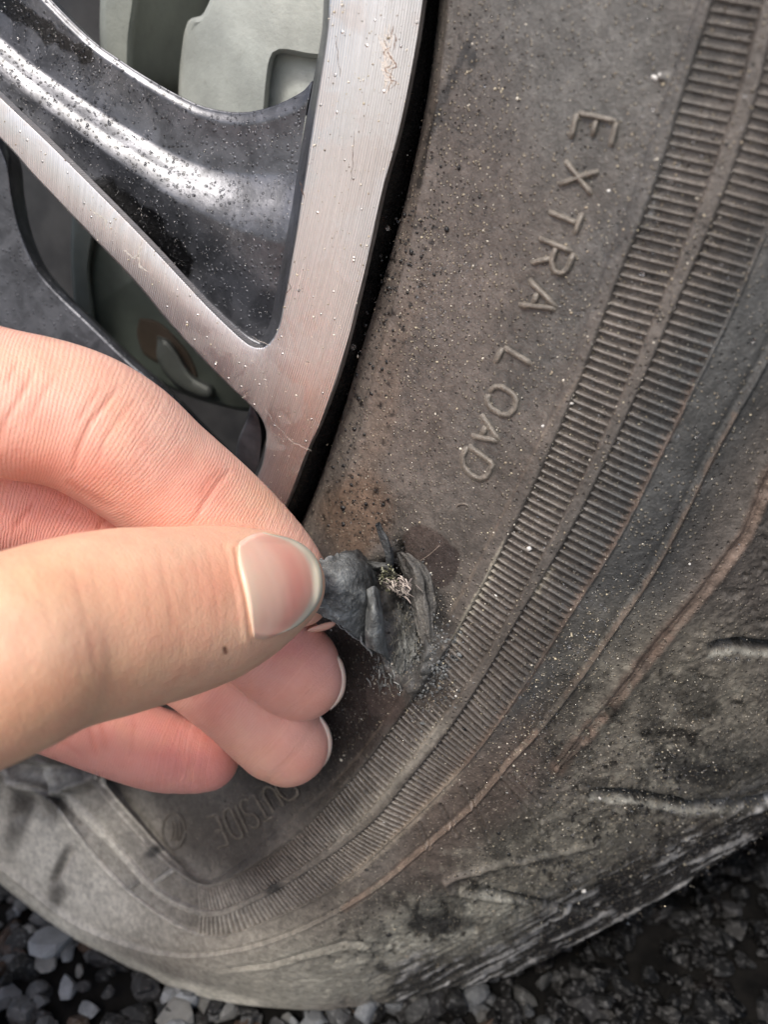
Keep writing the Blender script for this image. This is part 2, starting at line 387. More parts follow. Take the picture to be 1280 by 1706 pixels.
TEAR = (664, 1010)
def tyre_colour(px, py, pos):
    """dirt, dust, wet marks and some painted light and shade of the tyre; returns colour, wetness, grit"""
    px = np.asarray(px, float); py = np.asarray(py, float)
    wx = px+60*(n2(px, py, 120)-.5); wy = py+60*(n2(px+500, py, 120)-.5)
    c = np.empty(px.shape+(3,)); c[:] = lin(106, 98, 91)
    wet = np.full(px.shape, .15); grit = np.full(px.shape, .6)
    def mixc(w, col, wt=None, g=None):
        nonlocal c, wet, grit
        w = np.clip(w, 0, 1); c = c*(1-w[..., None])+lin(*col)*w[..., None]
        if wt is not None: wet = wet*(1-w)+wt*w
        if g is not None: grit = grit*(1-w)+g*w
    def blob(x, y, rx, ry, ang=0, soft=.5):
        a = math.radians(ang); dx, dy = wx-x, wy-y
        u = (dx*math.cos(a)+dy*math.sin(a))/rx; v = (-dx*math.sin(a)+dy*math.cos(a))/ry
        return 1-sm(1-soft, 1+soft, np.hypot(u, v))
    mixc(blob(960, 60, 200, 220, 0)*.8, (104, 104, 101), .1, .4)
    mixc(blob(720, 420, 120, 330, 12)*.55, (112, 99, 92), .1, 1.)
    mixc(blob(900, 560, 60, 300, 28)*.6, (92, 90, 87), .25, .45)
    mixc(blob(1020, 380, 40, 260, 28)*.6, (93, 92, 90), .2, .3)
    mixc(blob(1200, 640, 90, 420, 33)*.95, (86, 88, 88), .2, .4)
    mixc(blob(1020, 1010, 60, 260, 36)*.9, (80, 82, 83), .25, .6)
    mixc(blob(900, 1180, 60, 120, 40)*.8, (78, 80, 82), .3, .8)
    mixc(blob(640, 650, 26, 200, 18)*.6, (128, 108, 92), .05, .5)
    mixc(blob(588, 860, 48, 66, 15, .35)*.85, (122, 96, 74), .1, .35)
    mixc(blob(740, 830, 70, 60, 30)*.6, (100, 94, 88), .2, .3)
    mixc(blob(560, 1150, 110, 120, 30, .4)*.92, (52, 43, 41), .8, .35)
    mixc(blob(500, 1290, 120, 70, 35, .4)*.8, (56, 49, 46), .6, .25)
    mixc(blob(380, 1400, 90, 60, 10, .5)*.8, (86, 78, 70), .3, .1)
    mixc(blob(260, 1350, 90, 80, 0, .5)*.7, (92, 84, 74), .15, .1)
    # outside the ribs
    mixc(blob(800, 1320, 60, 200, 45, .4)*.85, (108, 92, 82), .1, .35)
    mixc(blob(820, 1420, 90, 90, 45, .5)*.75, (106, 92, 83), .1, .6)
    mixc(blob(1130, 1200, 190, 170, 30, .5)*.85, (142, 134, 118), .2, 1.)
    mixc(blob(1180, 1290, 120, 60, 0, .5)*.7, (88, 88, 84), .3, 1.)
    mixc(blob(940, 1420, 170, 80, -15, .5)*.7, (124, 121, 107), .3, 1.)
    mixc(blob(740, 1540, 170, 60, -12, .4)*.85, (172, 170, 154), .3, .8)
    mixc(blob(620, 1620, 260, 60, -4, .4)*.8, (176, 172, 156), .1, .6)
    mixc(blob(560, 1530, 130, 40, -20, .5)*.6, (112, 104, 94), .1, .9)
    mixc(blob(330, 1540, 210, 80, 18, .5)*.6, (160, 153, 138), .05, .1)
    mixc(blob(130, 1450, 160, 110, 35, .6)*.85, (214, 206, 188), .05, .05)  # pale tone raised here to make up for blocked light
    mixc(blob(60, 1370, 80, 70, 35, .6)*.7, (214, 206, 188), .05, .05)
    mixc(blob(75, 1300, 60, 26, 20, .5)*.9, (176, 172, 158), .1, 0.)
    for x, y, rx, ry, a in ((25, 1340, 26, 18, 40), (75, 1330, 28, 30, 0), (105, 1430, 7, 38, 28), (95, 1480, 14, 24, 20), (20, 1365, 20, 40, 0)):
        mixc(blob(x, y, rx, ry, a, .6)*.75, (78, 72, 66))
    d, al = dline(px, py, [(0, 1478), (60, 1524), (160, 1590), (290, 1648), (420, 1678)])
    mixc((1-sm(8, 22, d))*.9, (200, 194, 176), .05, .1)
    # brown dried mud on the moulded edges; pale lower-left lines are painted lit edges
    for pts, w, col, k in (([(1330, 700), (1280, 790), (1240, 890), (1170, 985), (1100, 1066), (1030, 1155), (930, 1280)], 15, (132, 108, 92), .95),
                           ([(1225, 690), (1120, 900), (1070, 985), (1010, 1070), (940, 1160)], 4, (124, 104, 88), .8),
                           ([(895, 1222), (840, 1280), (790, 1341), (713, 1408), (640, 1468), (575, 1514)], 7, (128, 106, 90), .9),
                           ([(1187, 560), (1130, 703), (1034, 888), (940, 1040), (879, 1140), (808, 1234), (728, 1322), (656, 1393)], 3.5, (120, 98, 84), .8),
                           ([(990, 595), (920, 700), (860, 815), (783, 966), (667, 1165), (608, 1247), (548, 1316), (466, 1381)], 3, (126, 112, 98), .8),
                           ([(300, 1450), (247, 1387), (191, 1322), (160, 1290)], 6, (205, 196, 178), .9), ([(262, 1482), (236, 1460), (157, 1369)], 7, (196, 188, 170), .8), ([(337, 1557), (281, 1535), (208, 1481), (152, 1417)], 4, (196, 188, 170), .6)):
        d, al = dline(px, py, pts); n = n2(px, py, 14)
        mixc((1-sm(w*.5, w*1.3, d+8*(n-.5)))*k*(.6+.6*n2(px+90, py, 60)), col, .05, .3)
    for pts, w_, col, k_ in (([(842, 900), (806, 972), (770, 1036), (752, 1072)], 2.4, (196, 186, 162), .75), ([(922, 945), (905, 972), (888, 996)], 4, (220, 206, 176), .8),
                           ([(750, 1192), (712, 1236), (676, 1278), (632, 1330), (585, 1376), (540, 1414)], 10, (172, 165, 150), .55), ([(770, 1278), (722, 1332), (655, 1398), (560, 1478)], 8, (176, 160, 138), .5)):
        d, al = dline(px, py, pts); mixc((1-sm(w_*.5, w_*1.4, d+5*(n2(px, py, 10)-.5)))*k_*np.clip(np.minimum(al*9+.2, (1-al)*9+.2), 0, 1), col, .2, .5)
    mixc(blob(560, 1380, 130, 60, -42, .5)*.35, (150, 140, 124), .2, .6)
    # wet patches
    for x, y, rx, ry, a in ((705, 908, 48, 26, 15), (738, 940, 38, 34, 0), (642, 1180, 16, 34, 15), (628, 1150, 26, 52, 20)):
        mixc(blob(x, y, rx, ry, a, .07)*.9, (84, 71, 66) if x < 730 else (70, 60, 58), .95, .0)
    mixc(blob(715, 1000, 30, 50, -20, .3)*.8, (58, 58, 58), .7, .6)
    # black flecks
    fl = sm(.66, .74, n2(px, py, 9, 2)); zone = np.maximum.reduce([blob(640, 560, 60, 320, 18, .5), blob(590, 830, 70, 90, 18, .5), blob(750, 200, 60, 160, 12, .6)*.6,
        blob(1080, 1330, 230, 150, 0, .6), blob(940, 1440, 260, 70, -20, .6), blob(700, 1540, 200, 60, -15, .6)])
    mixc(fl*zone*.9, (26, 25, 25), .4, .2)
    pl2 = sm(.55, .68, n2(px+900, py+177, 14, 4)); z3 = np.maximum(blob(1120, 1260, 220, 190, 0, .6), blob(860, 1480, 320, 100, -18, .6))
    mixc(pl2*z3*.6, (160, 154, 136), .1, .8)
    mixc(sm(.56, .66, n2(px+50, py+620, 40, 4))*z3*.6, (62, 62, 60), .9, .4)
    fl2 = sm(.62, .75, n2(px+300, py+77, 26, 3)); z2 = np.maximum(blob(1120, 1260, 220, 190, 0, .6), blob(860, 1480, 300, 90, -18, .6))
    mixc(fl2*z2*.8, (34, 33, 33), .8, .5)
    for pts, w_ in (([(1180, 1082), (1230, 1076), (1300, 1082), (1420, 1080)], 13), ([(982, 1322), (1060, 1328), (1150, 1345), (1230, 1343), (1400, 1310)], 12), ([(800, 1484), (860, 1496), (930, 1512), (1010, 1520)], 7)):
        d, al = dline(px, py, pts); mixc((1-sm(w_*.25, w_*.6, d))*.9*np.clip(al*12, 0, 1), (34, 34, 33), .6, .2)
        d, al = dline(px, py-w_*.95, pts); mixc((1-sm(w_*.1, w_*.38, d+7*(n2(px, py, 9)-.5)))*.75, (176, 174, 160), .7, .5)  # pale lower lip of each slit painted to look lit
    # streaked rough edge of the tread, lower right
    dd, al = dline(px, py, [(1400, 1310), (1280, 1385), (1190, 1440), (1090, 1500), (940, 1575), (830, 1635), (700, 1664)])
    st_ = fbm(np.stack([(px*.89-py*.46)*.055, (px*.46+py*.89), np.zeros_like(px)], -1), 3.6, 4)
    w = 1-sm(30, 105, dd+30*(n2(px, py, 40)-.5))
    mixc(w*.92, (44, 44, 46), .8, .6); mixc(w*sm(.52, .62, st_)*.8*sm(.35, .6, n2(px, py, 24)), (184, 184, 184), .3, .4)
    dk, al = dline(px, py, [(788, 60), (745, 150), (715, 240), (700, 310)]); mixc((1-sm(3, 9, dk+10*(n2(px, py, 18)-.5)))*.8, (50, 49, 49))
    for x, y, rx, ry in ((789, 98, 7, 16), (1175, 1285, 42, 20), (265, 1420, 14, 8), (450, 1480, 12, 14), (630, 1622, 12, 8), (740, 1530, 60, 16)):
        mixc(blob(x, y, rx, ry, 0, .5)*.85, (50, 50, 50))
    # dusty torn rubber around the damage
    t = blob(668, 1040, 50, 112, -12, .35); mixc(t*.9, (84, 86, 86), .5, .4)
    mixc(blob(655, 985, 36, 52, -10, .4)*.97, (10, 10, 10), .0, .0); mixc(blob(660, 924, 11, 26, -22, .4)*.97, (14, 13, 13), .4, .0); mixc(blob(712, 985, 16, 44, -16, .5)*.8, (34, 34, 34), .6, .1)  # tear cavity and the gap beside the tip painted near-black as shade
    k = .40+.56*fbm(pos, 6.0, 4)+.40*(1-sm(220, 620, px))*sm(1240, 1400, py)+.15*(1-sm(620, 900, px))*sm(1480, 1560, py)  # lower left also brightened in colour to offset the hand's shade
    g_ = (c@np.array([.3, .59, .11]))[..., None]*np.array([1.03, 1.0, .95]); c = c*.66+g_*.34
    return c*k[..., None], wet, grit

def tyre_relief(px, py, S, pos, T=None):
    D = .10*(fbm(pos, 1.4, 4)-.5) + .5*(fbm(pos, 14, 3)-.5)
    D += .30*sm(SPOS[2]-1.5, SPOS[2]+1.2, S)
    for a, b in ((3, 4), (5, 6)):
        inside = sm(SPOS[a]-1.2, SPOS[a]+1.2, S)*(1-sm(SPOS[b]-1.2, SPOS[b]+1.2, S)); D -= .9*inside
    D -= .35*sm(SPOS[6]+.5, SPOS[6]+3.5, S)
    D += .55*np.exp(-((S-SPOS[7])/1.6)**2)-.25*np.exp(-((S-SPOS[7]+4)/3.)**2)
    D += .35*np.exp(-((S-SPOS[1])/1.8)**2)
    d, al = dline(px, py, [(1330, 700), (1280, 790), (1240, 890), (1170, 985), (1100, 1066), (1030, 1155), (925, 1285)])
    wd = 16*(1-sm(.86, 1., al))+2
    D += .8*np.exp(-(d/wd)**2)*(.5+n2(px, py, 26)) - .7*np.exp(-((d-2)/(wd*.35))**2)
    sh = sm(SPOS[8], SPOS[8]+25, S)
    lf = .25+.75*sm(420, 640, px); D += sh*lf*(.45*(fbm(pos, 8, 3, .5)-.5)+.55*(fbm(pos, .9, 4, .65)-.5))
    pit = sm(.62, .74, n2(px, py, 17, 2)); D -= sh*lf*.35*pit
    lump = sm(.62, .8, n2(px+777, py+333, 15, 3)); D += sh*lf*.22*lump
    for pts, w, k in (([(1180, 1082), (1230, 1076), (1300, 1082), (1420, 1080)], 9, -2.2), ([(982, 1322), (1060, 1328), (1150, 1345), (1230, 1343), (1400, 1310)], 8, -2.2),
                      ([(800, 1484), (860, 1496), (930, 1512), (1010, 1520)], 5, -1.4), ([(365, 1616), (450, 1607), (525, 1585), (575, 1570), (650, 1576), (760, 1610)], 3, -.4),
                      ([(370, 1622), (455, 1613), (530, 1592), (580, 1578), (650, 1585)], 3, .2),
                      ([(1000, 1408), (920, 1424), (830, 1442), (760, 1460), (742, 1470), (750, 1484), (800, 1494), (860, 1502)], 4.5, .8)):
        d, al = dline(px, py, pts); t = np.sqrt(np.clip(np.minimum(al*8, (1-al)*8), 0, 1)); D += k*np.exp(-(d/w)**2)*t
    dd, al = dline(px, py, [(1400, 1310), (1280, 1385), (1190, 1440), (1090, 1500), (940, 1575), (830, 1635), (700, 1664)])
    st_ = fbm(np.stack([(px*.89-py*.46)*.055, (px*.46+py*.89), np.zeros_like(px)], -1), 3.6, 4)
    D += (1-sm(30, 110, dd))*1.3*(st_-.5)
    # crater left by the torn flap, with fibrous ridges fanning down from its top
    dx, dy = px-662, py-1030; a = math.radians(-14)
    u = (dx*math.cos(a)+dy*math.sin(a)); v = (-dx*math.sin(a)+dy*math.cos(a))
    rr = np.hypot(u/40, v/105)+.35*(n2(px, py, 22)-.5)
    D -= 3.0*(1-sm(.35, 1.05, rr))+3.5*np.exp(-(((px-652)/26)**2+((py-1004)/40)**2)) - .8*np.exp(-((rr-1.12)/.14)**2)
    D -= 2.2*np.exp(-(((px-661)/9)**2+((py-924)/22)**2))
    ang = np.arctan2(px-652, py-930)*26+6*n2(px, py, 60)
    D += (1-sm(.6, 1.3, rr))*.55*np.sin(ang+3*n2(px, py, 20))
    for x, y, r, k in ((720, 1120, 26, 1.), (700, 1160, 24, .8), (745, 1085, 16, .8), (690, 1085, 26, .8), (735, 1150, 22, .6)):
        w = np.exp(-((px-x)**2+(py-y)**2)/(2*(r*.6)**2)); D += w*k*2.0*(n2(px+x, py, 11, 3)-.42)
    for x, y, rx, ry, k in ((1105, 130, 7, 7, .5), (882, 914, 6, 6, .6)):
        D += k*np.exp(-(((px-x)/rx)**2+((py-y)/ry)**2))
    # radial creases in the flexed lower sidewall
    for pts in ([(770, 1310), (800, 1360), (815, 1400)], [(735, 1340), (760, 1390)], [(835, 1300), (880, 1350), (905, 1385)], [(850, 1290), (900, 1340)], [(700, 1370), (715, 1410)]):
        d, al = dline(px, py, pts); D += .3*np.exp(-((d-4)/3)**2)-.4*np.exp(-(d/3.)**2)
    for pts, w, k in (([(20, 1300), (90, 1318), (150, 1300), (190, 1290)], 9, 2.0), ([(0, 1275), (60, 1282), (130, 1280)], 8, -1.5), ([(118, 1420), (104, 1445), (88, 1470)], 7, -1.0), ([(30, 1360), (55, 1330), (75, 1360)], 12, -1.2)):
        d, al = dline(px, py, pts); D += k*np.exp(-(d/w)**2)
    return D

wheel = empty('wheel_assembly', (0, 0, 60), label='car wheel with a flat wet tyre split open at the sidewall beside the hand', cat='wheel')
REL = tyre_relief(PX, PY, SS, BASE)
SURF = BASE+NRM*REL[..., None]
colr, wet, grit = tyre_colour(PX, PY, BASE)
for a_, b_ in ((3, 4), (5, 6)):                               # darker, browner colour in the hollows between the ribs
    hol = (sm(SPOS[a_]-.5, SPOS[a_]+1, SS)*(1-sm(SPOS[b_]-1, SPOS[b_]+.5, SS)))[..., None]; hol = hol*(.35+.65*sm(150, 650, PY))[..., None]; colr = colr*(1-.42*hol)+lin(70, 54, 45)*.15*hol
# extra columns: tucked under the rim at the bead, back across the tread at the other edge
b0 = BASE[:, 0]; inn = BASE[:, 0]-BASE[:, 1]; inn /= np.linalg.norm(inn, axis=1, keepdims=True)
ex0 = [b0+inn*3.5+np.array([0, 30., 0]), b0+inn*3+np.array([0, 8., 0]), b0+inn*1.2+np.array([0, 2.2, 0])]
e1 = SURF[:, -1]; out = BASE[:, -1]-BASE[:, -8]; out[:, 1] = 0; out /= np.linalg.norm(out, axis=1, keepdims=True)+1e-9
lift = sm(0, 1, np.clip((e1[:, 2]-2)/10, 0, 1))[:, None]
ex1 = []
for k, (o_, y_) in enumerate(((1.2, 3), (2.4, 8), (3.2, 16), (3.8, 30), (3.8, 31), (-3, 32), (-3, 38), (3.8, 39), (4.2, 90), (3.5, 150), (0, 190), (-30, 215))):
    e = e1+out*o_*lift+np.array([0, y_, 0])+(np.stack([fbm(e1+k*9, 3, 2)-.5]*3, -1)*(.15+.9*sm(640, 860, PX[:, -1:]))); e[:, 2] = np.maximum(e[:, 2], -1.5); ex1.append(e)
ALL = np.concatenate([np.stack(ex0, 1), SURF, np.stack(ex1, 1)], 1)
def ext(a):
    return np.concatenate([np.repeat(a[:, :1], 3, 1), a, np.repeat(a[:, -1:], 12, 1)], 1)
cA, wA, gA = ext(colr), ext(wet), ext(grit)
cA[:, -9:] = lin(36, 36, 37)
tyre = mesh_obj('tyre', ALL.reshape(-1, 3), gridF(NT, NS+15), M_RUB, wheel, col=cA.reshape(-1, 3), attrs={'wet': wA, 'grit': gA})

# a picture-to-surface lookup, so that letters and drops sit exactly on the rubber
R0x, R0y, RW, RH = -40, -40, 690, 900
ix = np.clip(((PX-R0x)/2).astype(int), -1, RW); iy = np.clip(((PY-R0y)/2).astype(int), -1, RH)
ok = (ix >= 0) & (ix < RW) & (iy >= 0) & (iy < RH)
dep = np.zeros((RH, RW)); cnt = np.zeros((RH, RW)); _, _, dd_ = to_px(SURF)
np.add.at(dep, (iy[ok], ix[ok]), dd_[ok]); np.add.at(cnt, (iy[ok], ix[ok]), 1)
has = cnt > 0; dep[has] /= cnt[has]
for _ in range(6):
    g = np.zeros_like(dep); c = np.zeros_like(dep)
    for sy in (-1, 0, 1):
        for sx in (-1, 0, 1):
            g += np.roll(dep*has, (sy, sx), (0, 1)); c += np.roll(has, (sy, sx), (0, 1))
    fill = (~has) & (c > 0); dep[fill] = g[fill]/c[fill]; has = has | fill
def sdepth(px, py):
    x = np.clip((np.asarray(px, float)-R0x)/2-.5, 0, RW-2); y = np.clip((np.asarray(py, float)-R0y)/2-.5, 0, RH-2)
    i, j = x.astype(int), y.astype(int); fx, fy = x-i, y-j
    return dep[j, i]*(1-fx)*(1-fy)+dep[j, i+1]*fx*(1-fy)+dep[j+1, i]*(1-fx)*fy+dep[j+1, i+1]*fx*fy
def onskin(px, py, lift=0.): return Pd(px, py, sdepth(px, py)-lift)

# ------------------------------------------------------------------ ribs of the two moulded bands
pk = np.array([(-250, 22.), (0, 20.3), (150, 19.4), (440, 17.3), (660, 15.0), (830, 13.0), (930, 11.8), (1030, 10.4), (1200, 8.6), (1320, 7.4), (1430, 6.0), (1500, 4.6)])
ypos = np.interp(Tg, arc, DEN[:, 3, 1]); pit = np.interp(ypos, pk[:, 0], pk[:, 1]); iT = np.argmax(ypos)
pit = np.where(Tg > Tg[iT], 4.6, pit)
ph = np.r_[0, np.cumsum(np.diff(Tg)/((pit[1:]+pit[:-1])/2))]
t_last = arc[np.where((DEN[:, 3, 0] < 328) & (DEN[:, 3, 1] > 1400))[0][0]]
t_first = arc[np.where(DEN[:, 3, 1] > -60)[0][0]]
n0, n1_ = math.ceil(np.interp(t_first, Tg, ph)), int(np.interp(t_last, Tg, ph))
def rib_all(ns, a, b):
    ns = np.asarray(ns, float); T = np.interp(ns+rng.uniform(-.05, .05, len(ns)), ph, Tg); p_ = np.interp(T, Tg, pit)
    S = np.linspace(SPOS[a]-.1, SPOS[b]+.1, 6); offs = np.array([-.36, -.23, -.05, .13, .31])[None]*p_[:, None]
    g = across(line_at((T[:, None]+offs).ravel()), S).reshape(len(ns), 5, 6, 3)
    base = P(g[..., 0], g[..., 1], g[..., 2])
    nr = np.cross(base[:, 2, -1]-base[:, 2, 0], base[:, 4, 2]-base[:, 0, 2]); nr /= np.linalg.norm(nr, axis=1, keepdims=True)
    nr *= np.sign(((CP-base[:, 2, 2])*nr).sum(1))[:, None]
    hgt = np.array([-1.0, -.22, .14, -.04, -1.0])[None, :, None]*np.ones(6)*((p_/17)**.5)[:, None, None]
    hgt[..., 0] -= .12; hgt[..., -1] -= .12
    hgt = hgt-.22*(1-sm(100, 600, base_y := g[..., 1]))*(hgt > -.5)
    hgt += .07*(rng.random(hgt.shape)-.5)+.5*(fbm(base, 14, 3)-.5)-.05
    hgt -= .7*np.exp(-((g[..., 0]-712)**2+(g[..., 1]-1150)**2)/(2*38**2))
    V = base+nr[:, None, None]*hgt[..., None]
    c, w, gt = tyre_colour(g[..., 0], g[..., 1], base)
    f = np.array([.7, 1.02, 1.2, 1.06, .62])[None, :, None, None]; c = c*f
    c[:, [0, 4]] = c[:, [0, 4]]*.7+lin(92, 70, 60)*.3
    return V.reshape(len(ns), -1, 3), c.reshape(len(ns), -1, 3), w.reshape(len(ns), -1), gt.reshape(len(ns), -1)
RF = gridF(5, 6); nrib = 0; SV, SC, SW, SG, SF = [], [], [], [], []; vo = 0
RN = list(range(n0, n1_+1)); RA = [rib_all(RN, 3, 4), rib_all(RN, 5, 6)]
for n in range(len(RN)):
    for q_ in RA:
        V, c, w, gt = (z[n] for z in q_)
        if nrib < 292:
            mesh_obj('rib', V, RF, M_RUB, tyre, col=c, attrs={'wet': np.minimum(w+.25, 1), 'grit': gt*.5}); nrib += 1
        else:
            SV.append(V); SC.append(c); SW.append(w); SG.append(gt*.3); SF.append(RF+vo); vo += len(V)
if SV:
    mesh_obj('fine_ribbing', np.vstack(SV), np.vstack(SF), M_RUB, tyre, col=np.vstack(SC), attrs={'wet': np.concatenate(SW), 'grit': np.concatenate(SG)}, kind='stuff')

# ------------------------------------------------------------------ moulded letters
def tube_on(paths, w, lift, colour, name='letter', parent=None, mat=None, colr_=None):
    """rounded raised strokes following the surface; paths in picture units"""
    Vs, Fs, o = [], [], 0
    for pts in paths:
        pts = np.asarray(pts, float)
        l = max(3, int(np.hypot(*(pts[1:]-pts[:-1]).T).sum()/7)+2) if len(pts) > 2 else max(3, int(np.hypot(*(pts[1]-pts[0]))/9)+2)
        seg = np.r_[0, np.cumsum(np.hypot(*(pts[1:]-pts[:-1]).T))]; u = np.linspace(0, seg[-1], l)
        c = np.stack([np.interp(u, seg, pts[:, 0]), np.interp(u, seg, pts[:, 1])], -1)
        tg = np.gradient(c, axis=0); tg /= np.linalg.norm(tg, axis=1, keepdims=True)+1e-9; nm = np.stack([-tg[:, 1], tg[:, 0]], -1)
        rows = []
        for k, z in ((-1, -.3), (-.5, .85), (0, 1.), (.5, .85), (1, -.3)):
            q_ = c+nm*k*w; zz = np.full(len(c), z*lift); zz[0] = min(zz[0], -.1); zz[-1] = min(zz[-1], -.1)
            rows.append(onskin(q_[:, 0], q_[:, 1], zz))
        V = np.stack(rows, 1).reshape(-1, 3); Vs.append(V); Fs.append(gridF(l, 5)+o); o += len(V)
    V = np.vstack(Vs); x, y, _ = to_px(V); c, w_, g_ = tyre_colour(x, y, V)
    if colour: c = c*.4+lin(*colour)*.6
    return mesh_obj(name, V, np.vstack(Fs), mat or M_RUB, parent or tyre, col=c, attrs={'wet': w_, 'grit': g_*.3})
arcp = lambda cx, cy, rx, ry, a0, a1, n=10: [(cx+rx*math.cos(math.radians(a)), cy+ry*math.sin(math.radians(a))) for a in np.linspace(a0, a1, n)]
GL = {'E': [[(0,0),(0,1)], [(0,1),(.9,1)], [(0,.5),(.7,.5)], [(0,0),(.9,0)]], 'X': [[(0,0),(1,1)], [(0,1),(1,0)]],
      'T': [[(.5,0),(.5,1)], [(0,1),(1,1)]], 'R': [[(0,0),(0,1)], [(0,1),(.6,1),(.95,.88),(.95,.66),(.6,.52),(0,.52)], [(.5,.52),(1,0)]],
      'A': [[(0,0),(.5,1)], [(.5,1),(1,0)], [(.22,.36),(.78,.36)]], 'L': [[(0,1),(0,0)], [(0,0),(.85,0)]],
      'O': [[(.5,0),(.15,.08),(0,.3),(0,.7),(.15,.92),(.5,1),(.85,.92),(1,.7),(1,.3),(.85,.08),(.5,0)]],
      'D': [[(0,0),(0,1),(.6,1),(.9,.85),(1,.6),(1,.4),(.9,.15),(.6,0),(0,0)]],
      'U': [[(0,1),(0,.25),(.2,.04),(.5,0),(.8,.04),(1,.25),(1,1)]], 'I': [[(.5,0),(.5,1)]],
      'S': [[(1,.85),(.7,1),(.3,1),(0,.8),(.1,.6),(.9,.42),(1,.2),(.7,0),(.3,0),(0,.15)]]}
def letter(ch, o, up, rd, w, lift, colour):
    o, up, rd = map(lambda t: np.array(t, float), (o, up, rd))
    paths = [[tuple(o+rd*x+up*y) for x, y in s] for s in GL[ch]]
    L = tube_on(paths, w, lift, colour)
    return L
for a in (('E',(962,188),(66,14),(-12,50)), ('X',(940,266),(60,18),(-12,42)), ('T',(919,332),(52,21),(-14,40)), ('R',(897,397),(59,23),(-14,42)),
          ('A',(880,465),(58,28),(-17,43)), ('L',(838,578),(50,30),(-16,34)), ('O',(823,637),(44,26),(-18,36)), ('A',(800,689),(40,28),(-16,37)), ('D',(779,742),(42,31),(-15,34))):
    letter(*a, 6.2, .62, (128, 121, 111))
for a in (('O',(476,1290),(26,34),(-24,14)), ('U',(450,1306),(24,38),(-17,11)), ('T',(430,1318),(24,42),(-17,10)), ('S',(411,1328),(24,46),(-15,9)),
          ('I',(396,1338),(22,48),(-10,5)), ('D',(383,1345),(22,48),(-16,8)), ('E',(360,1356),(20,50),(-20,8))):
    letter(*a, 2.8, .6, (128, 119, 106))
mk = [arcp(289, 1384, 19, 31, 0, 360, 22)]+[arcp(289-k*6+4, 1384, 7, 19, -80, 80, 8) for k in (0, 1, 2)]
tube_on(mk, 2.2, .5, (104, 96, 86), 'approval_mark')
tube_on([arcp(771, 850, 12, 11, 200, 340, 7)], 2.5, .35, (110, 102, 94), 'moulding_nub')
tube_on([[(256, 1472), (290, 1448)]], 5, .6, (158, 154, 146), 'wear_bar'); tube_on([[(210, 1484), (232, 1468)]], 4, .4, (84, 84, 80), 'wear_bar')

# ------------------------------------------------------------------ rim
def fit_circle(pts, h):
    p_ = P(np.array(pts)[:, 0], np.array(pts)[:, 1], h); x, z = p_[:, 0], p_[:, 2]
    A = np.stack([2*x, 2*z, np.ones_like(x)], -1); s = np.linalg.lstsq(A, x*x+z*z, rcond=None)[0]
    return s[0], s[1], math.sqrt(s[2]+s[0]**2+s[1]**2)
EDGE = [(722,-130),(712,-60),(705,0),(695,70),(677,165),(660,240),(640,310),(620,400),(597,500),(567,615),(536,700),(508,762),(480,835),(440,915),(390,990),(330,1060),(270,1118),(205,1170),(140,1205),(60,1235),(-60,1255),(-160,1260)]
ccx, ccz, ccr = fit_circle(EDGE[2:13], 3); print('rim circle', ccx, ccz, ccr)
M_METAL = mat_metal(ccx*.001, ccz*.001)
rim = empty('rim', (0, 0, 0)); rim.parent = wheel; rim.location = (0, 0, -.06)
RIN = [(558,-130),(553,-60),(549,0),(545,60),(531,150),(515,250),(500,350),(486,435),(472,510),(464,545),(452,568),(438,579),(424,578),(404,566),(350,515),(300,462),(240,398),(155,312),(70,228),(0,162),(-120,45),(-220,-50)]
RLO = [(-220,30),(-120,120),(0,231),(60,297),(125,365),(225,470),(275,530),(345,606),(400,660),(424,682),(438,702),(444,722),(442,745),(436,775),(428,795),(410,840),(385,890),(340,950),(280,1010),(200,1065),(110,1110),(0,1150),(-160,1170)]
def plate(name, loop, h, mat, parent, bevel=3.0, drop=.45, wall=14., dome=None, **k):
    """front face from a closed outline, with a soft edge and walls running back"""
    q_ = spline(loop+[loop[0]], len(loop)*7)[:-1]
    nx = np.roll(q_, -1, 0)-np.roll(q_, 1, 0); nx /= np.linalg.norm(nx, axis=1, keepdims=True)
    area = .5*np.sum(q_[:, 0]*np.roll(q_[:, 1], -1)-np.roll(q_[:, 0], -1)*q_[:, 1])
    nn = np.stack([-nx[:, 1], nx[:, 0]], -1)*(1 if area > 0 else -1)
    hf = h if not callable(h) else h
    def hh(p_): return h(p_[:, 0], p_[:, 1]) if callable(h) else np.full(len(p_), float(h))
    rings = []
    for off, dz in ((bevel, 0), (bevel*.35, drop*.18), (0, drop)):
        r = q_+nn*off; rings.append(P(r[:, 0], r[:, 1], hh(q_)-dz))
    for dz in (wall*.5, wall): rings.append(rings[2]+np.array([0, dz, 0]))
    n = len(q_); bm = bmesh.new(); vs = [[bm.verts.new((v*.001).tolist()) for v in r] for r in rings]
    r0 = q_+nn*bevel
    _, _, tri, orig, _, _ = delaunay_2d_cdt([Vector(t) for t in r0.tolist()], [], [list(range(n))], 1, 1e-6)
    mp = [o_[0] if o_ else 0 for o_ in orig]
    for t in tri:
        ids = [mp[i] for i in t]
        if len(set(ids)) == len(ids):
            try: bm.faces.new([vs[0][i] for i in ids]).smooth = False
            except ValueError: pass
    for a, b in zip(vs[:-1], vs[1:]):
        for i in range(n): bm.faces.new((a[i], a[(i+1) % n], b[(i+1) % n], b[i])).smooth = True
    bmesh.ops.recalc_face_normals(bm, faces=bm.faces)
    me = bpy.data.meshes.new(name); bm.to_mesh(me); bm.free()
    me.materials.append(mat); o = bpy.data.objects.new(name, me); C.objects.link(o)
    o.parent = parent
    s = np.zeros(3); w = parent
    while w is not None: s += np.array(w.location); w = w.parent
    o.location = (-s).tolist(); me.set_sharp_from_angle(angle=math.radians(50))
    return props(o, **k)
loop = EDGE+RLO[::-1]+RIN[::-1]
